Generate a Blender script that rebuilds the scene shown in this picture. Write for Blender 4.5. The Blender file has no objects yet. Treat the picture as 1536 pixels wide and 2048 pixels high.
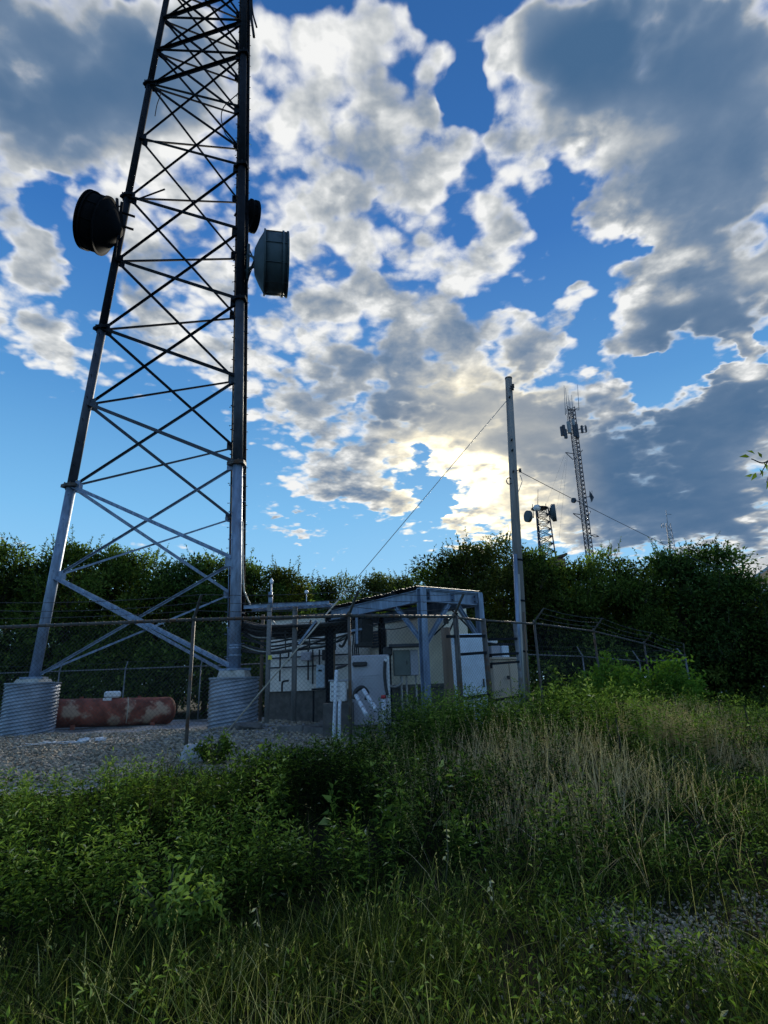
import bpy, bmesh, math, random
import numpy as np
from mathutils import Vector, Matrix, Euler

R = math.radians
scene = bpy.context.scene
COL = scene.collection

# ---------------------------------------------------------------- camera
FPX, PITCH, ROLL, EYE = 1156.4, 0.29277, 0.03272, 1.6     # focal length in photo pixels, solved from the tower joints
CP, SP = math.cos(PITCH), math.sin(PITCH)
CR, SR = math.cos(ROLL), math.sin(ROLL)


def ray(px, py):
    """world direction seen at a photo pixel"""
    u, v = (px - 768) / FPX, (1024 - py) / FPX
    u, v = CR * u + SR * v, -SR * u + CR * v
    return Vector((u, CP - v * SP, SP + v * CP))


def at(px, py, Y):
    """point at forward distance Y metres along the sight line"""
    d = ray(px, py)
    return Vector((0, 0, EYE)) + d * (Y / d.y)


def pix(p):
    x, y, z = p[0], p[1], p[2] - EYE
    d = y * CP + z * SP
    u, v = x / d, (-y * SP + z * CP) / d
    u, v = CR * u - SR * v, SR * u + CR * v
    return 768 + FPX * u, 1024 - FPX * v


cam_d = bpy.data.cameras.new('camera')
cam_d.sensor_fit = 'AUTO'
cam_d.sensor_width = 36
cam_d.lens = 36 * FPX / 2048
cam_d.clip_start, cam_d.clip_end = 0.05, 3000
cam = bpy.data.objects.new('camera', cam_d)
COL.objects.link(cam)
fw = Vector((0, CP, SP)); rt0 = Vector((1, 0, 0)); up0 = Vector((0, -SP, CP))
# picture right / up axes: image u' = CR*u - SR*v
rt = rt0 * CR - up0 * SR
up = rt0 * SR + up0 * CR
m = Matrix.Identity(4)
for i in range(3):
    m[i][0], m[i][1], m[i][2] = rt[i], up[i], -fw[i]
m[2][3] = EYE
cam.matrix_world = m
scene.camera = cam

scene.view_settings.view_transform = 'Standard'
scene.view_settings.look = 'None'
scene.view_settings.gamma = 1
scene.view_settings.use_curve_mapping = False
scene.view_settings.exposure = EXPOSURE = 0.42
scene.cycles.max_bounces = 4
scene.cycles.diffuse_bounces = 2
scene.cycles.transparent_max_bounces = 8
scene.cycles.use_denoising = True

# ---------------------------------------------------------------- sun + sky
SUN_AZ, SUN_EL = R(10.5), R(20.0)      # behind the bright cloud edge beside the pole
sun_dir = Vector((math.sin(SUN_AZ) * math.cos(SUN_EL), math.cos(SUN_AZ) * math.cos(SUN_EL), math.sin(SUN_EL)))
sl = bpy.data.lights.new('sun', 'SUN')
sl.energy, sl.angle, sl.color = 4.5, R(14), (1, 0.91, 0.74)
so = bpy.data.objects.new('sun', sl)
COL.objects.link(so)
so.rotation_euler = sun_dir.to_track_quat('Z', 'Y').to_euler()
so.location = (20, 60, 60)

world = bpy.data.worlds.new('World')
scene.world = world
world.use_nodes = True
NT = world.node_tree
NT.nodes.clear()


class NB:
    """tiny node-graph writer"""
    def __init__(s, nt): s.nt = nt
    def n(s, t, **k):
        nd = s.nt.nodes.new(t)
        for a, b in k.items(): setattr(nd, a, b)
        return nd
    def put(s, sock, v):
        if hasattr(v, 'is_output') or isinstance(v, bpy.types.NodeSocket): s.nt.links.new(v, sock)
        elif v is not None: sock.default_value = v
    def m(s, op, a, b=None, c=None, clamp=False):
        nd = s.n('ShaderNodeMath', operation=op, use_clamp=clamp)
        s.put(nd.inputs[0], a); s.put(nd.inputs[1], b); s.put(nd.inputs[2], c)
        return nd.outputs[0]
    def v(s, op, a, b=None, scale=None):
        nd = s.n('ShaderNodeVectorMath', operation=op)
        s.put(nd.inputs[0], a)
        if b is not None: s.put(nd.inputs[1], b)
        if scale is not None: s.put(nd.inputs['Scale'], scale)
        return nd.outputs['Value'] if op in ('LENGTH', 'DOT_PRODUCT', 'DISTANCE') else nd.outputs[0]
    def rng(s, x, a, b, c=0.0, d=1.0, kind='SMOOTHSTEP'):
        nd = s.n('ShaderNodeMapRange', interpolation_type=kind)
        for i, q in enumerate((x, a, b, c, d)): s.put(nd.inputs[i], q)
        return nd.outputs[0]
    def noise(s, vec, scale, detail=5, rough=0.55, dist=0.0, lac=2.0):
        nd = s.n('ShaderNodeTexNoise')
        s.put(nd.inputs['Vector'], vec)
        for k, q in (('Scale', scale), ('Detail', detail), ('Roughness', rough), ('Distortion', dist), ('Lacunarity', lac)):
            nd.inputs[k].default_value = q
        return nd.outputs['Fac'], nd.outputs['Color']
    def mix(s, f, a, b, blend='MIX'):
        nd = s.n('ShaderNodeMix', data_type='RGBA', blend_type=blend)
        s.put(nd.inputs[0], f); s.put(nd.inputs[6], a); s.put(nd.inputs[7], b)
        return nd.outputs[2]


W = NB(NT)
DIR = W.v('NORMALIZE', W.n('ShaderNodeTexCoord').outputs['Generated'])
sx = W.n('ShaderNodeSeparateXYZ'); W.put(sx.inputs[0], DIR)
zc = W.m('MAXIMUM', sx.outputs[2], 0.0)
den = W.m('ADD', zc, 0.16)
pl = W.n('ShaderNodeCombineXYZ')
W.put(pl.inputs[0], W.m('DIVIDE', sx.outputs[0], den)); W.put(pl.inputs[1], W.m('DIVIDE', sx.outputs[1], den))
PL = pl.outputs[0]                                        # position on a flat cloud deck overhead

sky = W.n('ShaderNodeTexSky', sky_type='NISHITA')
sky.sun_disc = False
sky.sun_elevation, sky.sun_rotation = SUN_EL, SUN_AZ
sky.altitude, sky.air_density, sky.dust_density, sky.ozone_density = 300, 1.0, 0.4, 2.0

# ragged warp of the direction so that cloud outlines billow
w1 = W.noise(PL, 2.6, 3, 0.55)[1]
w2 = W.noise(PL, 11.0, 3, 0.6)[1]
wd = W.v('ADD', DIR, W.v('SCALE', W.v('SUBTRACT', w1, (0.5, 0.5, 0.5)), scale=0.16))
wd = W.v('ADD', wd, W.v('SCALE', W.v('SUBTRACT', w2, (0.5, 0.5, 0.5)), scale=0.07))


def blob_sum(vec, rows):
    acc = None
    for i, (x, y, rx, ry, ang, wt) in enumerate(rows):
        if i % 20 == 19:                                  # keeps the shader's evaluation sequential
            vec = W.v('ADD', vec, W.v('SCALE', (1e-9, 1e-9, 1e-9), scale=acc))
        c = ray(x, y).normalized()
        a = R(ang)
        e1 = ray(x + rx * math.cos(a), y - rx * math.sin(a)).normalized() - c
        e2 = ray(x - ry * math.sin(a), y - ry * math.cos(a)).normalized() - c
        l1, l2 = e1.length, e2.length
        e1.normalize(); e3 = c.copy(); e2 = e3.cross(e1).normalized(); e1 = e2.cross(e3).normalized()
        mt = Matrix((e1, e2, e3)).transposed()
        mp = W.n('ShaderNodeMapping', vector_type='TEXTURE')
        W.put(mp.inputs[0], vec)
        mp.inputs['Location'].default_value = c
        mp.inputs['Rotation'].default_value = mt.to_euler()
        mp.inputs['Scale'].default_value = (l1, l2, 0.7)
        d = W.v('LENGTH', mp.outputs[0])
        b = W.rng(d, 1.15, 0.25)
        acc = W.m('MULTIPLY', b, wt) if acc is None else W.m('MULTIPLY_ADD', b, wt, acc)
    return acc


CLOUD = [
    # great grey cloud at upper left, its lit lower fringe
    (110, 90, 400, 260, 0, 1.3), (60, 280, 230, 130, 0, .9), (290, 200, 170, 150, 0, .7), (210, 310, 150, 60, -12, .4), (430, 120, 110, 160, 0, .5),
    # band at left
    (10, 400, 80, 110, 0, .75), (60, 530, 100, 110, 0, .75), (40, 670, 150, 80, -20, .8), (150, 750, 110, 60, -35, .7), (60, 600, 120, 150, 0, .25),
    # thin clumps seen through the tower
    (330, 420, 150, 120, 0, .6), (390, 570, 160, 120, 0, .7), (320, 670, 140, 60, -15, .65), (410, 290, 120, 110, 0, .5), (440, 740, 100, 70, -20, .6),
    # mackerel field in the middle
    (560, 40, 110, 75, 0, .55), (760, 50, 130, 90, 0, .65), (640, 180, 110, 90, 0, .6), (760, 190, 150, 110, 0, .65), (880, 170, 60, 120, 0, .55),
    (540, 270, 70, 80, 0, .45), (720, 300, 130, 90, 0, .55), (600, 430, 170, 120, 0, .6), (760, 430, 180, 120, 0, .65), (880, 330, 70, 70, 0, .35),
    (965, 480, 90, 70, 0, .5), (970, 540, 90, 50, 0, .4), (850, 560, 140, 80, 0, .6), (640, 580, 160, 100, 0, .7),
    (700, 120, 260, 190, 0, .1), (740, 400, 260, 260, 0, .2), (420, 420, 200, 230, 0, .1),
    (540, 70, 110, 110, 0, .6), (560, 190, 100, 90, 0, .5),
    (965, 300, 80, 60, 0, .7), (1000, 400, 70, 60, 0, .6), (985, 500, 80, 90, 0, .6), (790, 620, 200, 80, 0, .7), (900, 610, 90, 60, 0, .4), (860, 420, 110, 120, 0, .4), (820, 300, 110, 110, 0, .4), (660, 290, 120, 130, 0, .3),
    (880, 90, 60, 90, 0, .4), (690, 110, 110, 90, 0, .4),
    # dense mass above the shelter
    (560, 720, 200, 110, 0, .75), (760, 740, 200, 110, 0, .8), (950, 700, 180, 90, 0, .85), (1090, 690, 120, 90, 10, .8), (850, 830, 220, 100, 0, .9),
    (610, 830, 150, 80, -15, .7), (980, 860, 170, 130, 0, 1.1), (760, 880, 160, 50, -10, .6), (690, 955, 150, 75, -5, 1.35), (745, 1000, 90, 40, -10, 1.0),
    (920, 925, 90, 40, -15, .8), (965, 1010, 75, 100, 10, 1.0), (935, 1060, 50, 40, 0, .7), (1010, 950, 60, 110, 0, .9),
    (598, 1056, 60, 26, -5, 1.0), (655, 1117, 34, 10, 0, .7), (705, 1102, 20, 8, 0, .6),
    # great right hand cloud
    (1040, 90, 130, 130, 0, 1.0), (1250, 130, 300, 240, 0, 1.4), (1460, 250, 220, 340, 0, 1.5), (1070, 270, 110, 110, -30, .9), (1270, 400, 160, 130, 0, 1.2),
    (1330, 570, 140, 120, 0, 1.3), (1460, 560, 190, 150, 0, 1.4), (1290, 660, 100, 80, 0, 1.1), (1000, 320, 80, 60, -30, .6), (1060, 370, 80, 30, -20, .6),
    (1190, 260, 110, 110, 0, .9), (1130, 80, 110, 110, 0, .4),
    (1380, 480, 100, 80, 0, .4), (1500, 330, 90, 120, 0, .4),
    # slate cloud low at right
    (1120, 900, 140, 170, 0, 1.3), (1300, 940, 230, 160, 0, 1.4), (1490, 900, 150, 220, 0, 1.4), (1390, 850, 120, 70, 25, 1.1), (1200, 1040, 280, 80, 0, 1.2),
    (1460, 1070, 170, 80, 0, 1.0), (1225, 795, 70, 50, 0, .8), (1420, 765, 60, 30, 15, .9), (1465, 690, 24, 60, 0, 1.0), (1150, 600, 40, 20, 0, .7),
    (1235, 520, 40, 60, 30, .6), (1160, 462, 40, 18, 20, .6),
    # blue gaps
    (930, 340, 40, 40, 0, -.4), (895, 20, 45, 80, 0, -.9), (920, 190, 50, 140, 12, -1.5), (1125, 470, 60, 100, 25, -1.3), (1090, 580, 130, 35, 10, -.8),
    (1255, 520, 60, 45, 30, -1.3), (1180, 700, 50, 70, 20, -.8), (1330, 735, 110, 50, 10, -1.5), (1020, 620, 110, 25, 10, -.4), (1190, 560, 60, 60, 0, -.6),
    (240, 960, 280, 140, 0, -1.4), (60, 960, 150, 140, 0, -1.4), (420, 900, 110, 80, -30, -.9), (620, 1110, 260, 60, 0, -.5), (880, 1010, 55, 55, 0, -1.2),
    (850, 960, 70, 22, 0, -.8), (200, 540, 60, 110, -10, -.9), (90, 370, 60, 40, -25, -.5), (520, 130, 30, 60, 0, -.4), (470, 420, 40, 80, 0, -.2),
]
GREY = [
    (100, 110, 420, 260, 0, 1.25), (30, 230, 220, 140, 0, .4), (330, 130, 190, 190, 0, .4),
    (1330, 70, 420, 240, 0, 1.2), (1130, 120, 130, 160, -10, .5), (1160, 180, 190, 150, 0, .6), (1400, 330, 220, 200, 0, .8), (1440, 610, 230, 100, 15, 1.1), (1330, 640, 130, 60, 0, .3),
    (1310, 920, 360, 220, 0, 1.25), (1250, 970, 160, 60, 5, .2), (1330, 850, 120, 60, 25, .3), (1040, 890, 130, 170, 0, .8), (1480, 800, 140, 140, 0, .7), (1430, 1060, 180, 80, 0, .5),
    (800, 770, 380, 140, 5, .22), (930, 850, 200, 90, 0, .3), (60, 560, 160, 260, 0, .35), (1090, 180, 110, 160, -20, .35), (1430, 470, 150, 80, 20, .5),
    (650, 470, 200, 160, 0, .12), (760, 340, 90, 70, 0, .15), (560, 380, 90, 90, 0, .15),
    (860, 840, 110, 60, 0, .6), (780, 800, 90, 60, 0, .5), (690, 750, 100, 30, 0, .35), (1030, 760, 150, 50, 10, .35), (590, 790, 60, 40, 0, .25),
    (980, 1000, 50, 120, 0, -1.2), (925, 935, 80, 40, 0, -.8), (1225, 795, 70, 50, 0, -1.0), (1420, 765, 60, 40, 10, -1.2), (1465, 690, 24, 70, 0, -1.0),
    (1150, 340, 60, 110, 30, -.5), (1270, 480, 70, 70, 40, -.5), (1250, 620, 50, 60, 0, -.5), (1510, 1010, 40, 40, 0, -1.0), (1510, 1120, 50, 30, 0, -1.0),
    (1000, 120, 50, 180, 15, -.5), (1130, 1085, 50, 20, 0, -.8), (1160, 800, 50, 60, 0, -.5),
]
f1 = W.noise(PL, 3.6, 8, 0.58, 0.3)[0]
f2 = W.noise(PL, 12.0, 7, 0.56, 0.2)[0]
f3 = W.noise(PL, 1.3, 2, 0.5)[0]
# round puffs of the mackerel field
pw = W.v('ADD', PL, W.v('SCALE', W.v('SUBTRACT', w2, (0.5, 0.5, 0.5)), scale=0.045))
vor = W.n('ShaderNodeTexVoronoi', feature='SMOOTH_F1')
W.put(vor.inputs['Vector'], pw); vor.inputs['Scale'].default_value = 14.0; vor.inputs['Smoothness'].default_value = 0.45
puff = W.m('SUBTRACT', 0.42, vor.outputs['Distance'])
fbm = W.m('ADD', W.m('MULTIPLY', W.m('SUBTRACT', f1, 0.5), 1.0), W.m('MULTIPLY', W.m('SUBTRACT', f2, 0.5), 2.0))
vor2 = W.n('ShaderNodeTexVoronoi', feature='SMOOTH_F1')
W.put(vor2.inputs['Vector'], W.v('ADD', PL, W.v('SCALE', w2, scale=0.06))); vor2.inputs['Scale'].default_value = 33.0; vor2.inputs['Smoothness'].default_value = 0.35
puff2 = W.m('SUBTRACT', 0.40, vor2.outputs['Distance'])
fbm = W.m('MULTIPLY_ADD', puff, 1.35, fbm)
fbm = W.m('MULTIPLY_ADD', puff2, 0.75, fbm)
near = W.rng(W.v('DOT_PRODUCT', DIR, fw), 0.36, 0.60)     # beyond this the deck goes on as broken cloud
outside = W.m('MULTIPLY', W.m('SUBTRACT', 1.0, near), W.m('ADD', W.m('MULTIPLY', W.m('SUBTRACT', f3, 0.5), 3.0), 0.1))
CLOUD = [(x, y, rx, ry, a, w * .84 if 500 < x < 1000 and y < 620 and w > 0 else w) for x, y, rx, ry, a, w in CLOUD]
ctrl = W.m('MULTIPLY_ADD', blob_sum(wd, CLOUD), 1.2, outside)
ctrl = W.m('MINIMUM', ctrl, W.m('MULTIPLY_ADD', ctrl, 0.4, 0.55))
fbm = W.m('MULTIPLY', fbm, W.rng(ctrl, 0.95, 1.5, 1.0, 0.45))
dens = W.m('ADD', W.m('ADD', ctrl, W.rng(sx.outputs[2], 0.08, 0.24, -1.3, -0.36)), fbm)
alpha = W.rng(dens, -0.36, 0.52)
thick = W.rng(dens, 0.05, 1.15, kind='LINEAR')
gw = W.v('ADD', DIR, W.v('SCALE', W.v('SUBTRACT', w1, (0.5, 0.5, 0.5)), scale=0.25))
grey = W.m('ADD', blob_sum(gw, GREY), W.m('MULTIPLY', W.m('SUBTRACT', 1.0, near), 0.2))
# relief: compare the deck with itself a step towards the sun
off = (sun_dir.x * 0.06, sun_dir.y * 0.06, 0.0)
PL2 = W.v('ADD', PL, off)
g1 = W.noise(PL2, 3.6, 5, 0.58, 0.3)[0]
g2 = W.noise(PL2, 12.0, 4, 0.56, 0.2)[0]
rel = W.m('ADD', W.m('MULTIPLY', W.m('SUBTRACT', f1, g1), 1.3), W.m('MULTIPLY', W.m('SUBTRACT', f2, g2), 0.9))
edge = W.rng(dens, 0.55, 0.05)                           # thin rims let the sun through
shade = W.m('MULTIPLY_ADD', thick, 0.36, 0.06)
shade = W.m('MULTIPLY_ADD', grey, W.m('MULTIPLY_ADD', W.rng(dens, 0.1, 0.9), 0.45, 0.22), shade)
shade = W.m('SUBTRACT', shade, W.m('MULTIPLY', rel, W.m('MULTIPLY_ADD', W.m('MINIMUM', grey, 1.0), -1.0, 1.5)))
shade = W.m('MULTIPLY_ADD', W.m('SUBTRACT', f3, 0.5), 0.8, shade)
shade = W.m('MULTIPLY_ADD', puff2, W.m('MULTIPLY_ADD', W.m('MINIMUM', grey, 1.0), 0.35, -0.45), shade)
shade = W.m('MULTIPLY_ADD', puff, W.m('MULTIPLY_ADD', W.m('MINIMUM', grey, 1.0), 0.3, -0.4), shade)
shade = W.m('MULTIPLY_ADD', W.m('SUBTRACT', f1, 0.5), W.m('MULTIPLY_ADD', W.m('MINIMUM', grey, 1.0), -0.45, 0.8), shade)
f4 = W.noise(PL, 2.4, 3, 0.5)[0]
shade = W.m('MULTIPLY_ADD', W.m('SUBTRACT', f4, 0.5), W.m('MULTIPLY_ADD', W.m('MINIMUM', grey, 1.0), -0.35, 0.95), shade)
shade = W.m('SUBTRACT', shade, W.m('MULTIPLY', edge, 0.2))
shade = W.m('MAXIMUM', shade, 0.0)
shade = W.m('SUBTRACT', 1.0, W.m('POWER', 2.718, W.m('MULTIPLY', shade, -1.75)), clamp=True)
glow = W.rng(W.v('DOT_PRODUCT', DIR, sun_dir), 0.976, 0.999)
ramp = W.n('ShaderNodeValToRGB')
W.put(ramp.inputs[0], shade)
cr = ramp.color_ramp
cr.elements[0].position, cr.elements[0].color = 0.0, (.74, .745, .74, 1)
cr.elements[1].position, cr.elements[1].color = 0.95, (.052, .118, .225, 1)
for p_, c_ in ((0.25, (.53, .55, .56, 1)), (0.5, (.31, .345, .385, 1)), (0.72, (.135, .200, .300, 1))):
    e = cr.elements.new(p_); e.color = c_
lit = W.m('MULTIPLY', glow, W.m('SUBTRACT', 1.0, shade))
cc = W.mix(W.m('MULTIPLY', lit, 0.8, clamp=True), ramp.outputs[0], (1.7, 1.45, .92, 1))
# unseen cloud opposite the sun, lit face on and brightened to light the ground
anti = W.rng(W.v('DOT_PRODUCT', DIR, sun_dir), 0.25, -0.55, 0.92, 2.4)
cc = W.v('SCALE', cc, scale=anti)
# clear air: the Nishita sky, its glare tamed and its blue deepened overhead as in the photograph
lum = W.v('DOT_PRODUCT', sky.outputs[0], (.25, .5, .25))
tame = W.v('SCALE', sky.outputs[0], scale=W.m('DIVIDE', 1.0, W.m('MULTIPLY_ADD', lum, 0.30, 1.0)))
grad = W.n('ShaderNodeValToRGB'); W.put(grad.inputs[0], W.m('MAXIMUM', sx.outputs[2], 0.0))
gr = grad.color_ramp
gr.elements[0].position, gr.elements[0].color = 0.0, (3.1, 6.0, 8.3, 1)
gr.elements[1].position, gr.elements[1].color = 0.9, (.16, .85, 2.7, 1)
for p_, c_ in ((0.12, (2.7, 5.5, 8.0, 1)), (0.28, (1.6, 4.2, 7.1, 1)), (0.45, (.72, 2.55, 5.5, 1)), (0.65, (.26, 1.4, 4.2, 1))):
    e = gr.elements.new(p_); e.color = c_
skyc = W.mix(0.86, tame, grad.outputs[0])
bg1 = W.n('ShaderNodeBackground'); W.put(bg1.inputs[0], skyc); bg1.inputs[1].default_value = 0.10
bg2 = W.n('ShaderNodeBackground'); W.put(bg2.inputs[0], cc); bg2.inputs[1].default_value = 1.0
ms = W.n('ShaderNodeMixShader')
W.put(ms.inputs[0], W.m('MULTIPLY', alpha, W.rng(sx.outputs[2], -0.02, 0.03)))
NT.links.new(bg1.outputs[0], ms.inputs[1]); NT.links.new(bg2.outputs[0], ms.inputs[2])
wo = W.n('ShaderNodeOutputWorld'); NT.links.new(ms.outputs[0], wo.inputs[0])
world.cycles.sampling_method = 'MANUAL'
world.cycles.sample_map_resolution = 512

# ---------------------------------------------------------------- helpers
rnd = random.Random(7)
npr = np.random.default_rng(11)


def smooth(a, b, x):
    t = np.clip((np.asarray(x, float) - a) / (b - a), 0, 1)
    return t * t * (3 - 2 * t)


def hgt(x, y):
    """terrain height"""
    x = np.asarray(x, float); y = np.asarray(y, float)
    level = 0.60 - 0.55 * smooth(3.6, 9.0, x - 0.15 * np.clip(y - 10, 0, 20))
    a = 4.6 + 1.7 * smooth(2.2, 5.0, x)
    b = 9.0 + 2.6 * smooth(2.8, 5.5, x)
    z = level * smooth(0, 1, (y - a) / (b - a))
    z = z + 0.22 * np.exp(-((x - 2.0) / 2.0) ** 2 - ((y - 8.4) / 1.3) ** 2)
    z = z + 0.16 * np.exp(-((x - 5.4) / 1.8) ** 2 - ((y - 11.2) / 1.3) ** 2)
    z = z + 0.20 * np.exp(-((x + 3.2) / 1.3) ** 2 - ((y - 15.9) / 1.6) ** 2)
    z = z + 0.025 * np.sin(x * 1.9 + 0.7) * np.sin(y * 1.6) + 0.015 * np.sin(x * 4.3 + y * 2.1)
    return z


def h(x, y): return float(hgt(x, y))


def material(name, base, rough=0.6, metal=0.0, var=0.25, scale=4.0, bump=0.0, bscale=40.0, second=None, s2=(0.45, 0.6), spec=0.4, stretch=None):
    """principled material with object-space colour variation, an optional second colour in patches, and fine relief"""
    m = bpy.data.materials.new(name); m.use_nodes = True
    nt = m.node_tree; B = NB(nt); p = nt.nodes['Principled BSDF']
    co = B.n('ShaderNodeTexCoord').outputs['Object']
    if stretch:
        mp = B.n('ShaderNodeMapping'); B.put(mp.inputs[0], co); mp.inputs['Scale'].default_value = stretch; co = mp.outputs[0]
    f = B.noise(co, scale, 6, 0.6)[0]
    lo = tuple(c * (1 - var) for c in base) + (1,); hi = tuple(min(1, c * (1 + var)) for c in base) + (1,)
    c = B.mix(B.rng(f, 0.3, 0.7), lo, hi)
    if second:
        g = B.noise(co, scale * 0.6, 8, 0.65)[0]
        c = B.mix(B.rng(g, s2[0], s2[1]), c, tuple(second) + (1,))
    B.put(p.inputs['Base Color'], c)
    p.inputs['Roughness'].default_value = rough; p.inputs['Metallic'].default_value = metal
    p.inputs['Specular IOR Level'].default_value = spec
    if bump:
        bn = B.n('ShaderNodeBump'); bn.inputs['Strength'].default_value = bump; bn.inputs['Distance'].default_value = 0.02
        B.put(bn.inputs['Height'], B.noise(co, bscale, 5, 0.6)[0]); B.put(p.inputs['Normal'], bn.outputs[0])
    return m


def leaf_material(name, stops, trans=0.35, rough=0.5):
    """leaf: the colour runs over the per-leaf 'tint' attribute"""
    m = bpy.data.materials.new(name); m.use_nodes = True
    nt = m.node_tree; nt.nodes.clear(); B = NB(nt)
    at_ = B.n('ShaderNodeAttribute', attribute_name='tint')
    rp = B.n('ShaderNodeValToRGB'); B.put(rp.inputs[0], at_.outputs['Fac'])
    e = rp.color_ramp.elements
    e[0].position, e[0].color = stops[0][0], stops[0][1] + (1,)
    e[1].position, e[1].color = stops[-1][0], stops[-1][1] + (1,)
    for q, c in stops[1:-1]:
        k = e.new(q); k.color = c + (1,)
    d = B.n('ShaderNodeBsdfDiffuse'); B.put(d.inputs[0], rp.outputs[0])
    t = B.n('ShaderNodeBsdfTranslucent'); B.put(t.inputs[0], B.mix(1.0, rp.outputs[0], (1.0, 1.15, 0.5, 1), 'MULTIPLY'))
    g = B.n('ShaderNodeBsdfGlossy'); g.inputs[0].default_value = (.8, .85, .9, 1); g.inputs[1].default_value = rough
    a = B.n('ShaderNodeMixShader'); a.inputs[0].default_value = trans
    nt.links.new(d.outputs[0], a.inputs[1]); nt.links.new(t.outputs[0], a.inputs[2])
    b = B.n('ShaderNodeMixShader'); b.inputs[0].default_value = 0.004
    nt.links.new(a.outputs[0], b.inputs[1]); nt.links.new(g.outputs[0], b.inputs[2])
    o = B.n('ShaderNodeOutputMaterial'); nt.links.new(b.outputs[0], o.inputs[0])
    return m


def frame(d, ref=(0, 0, 1)):
    d = Vector(d).normalized(); r = Vector(ref)
    if abs(d.dot(r)) > 0.98: r = Vector((1, 0, 0)) if abs(d.x) < 0.9 else Vector((0, 1, 0))
    a = d.cross(r).normalized(); b = a.cross(d).normalized()
    return a, b


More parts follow.
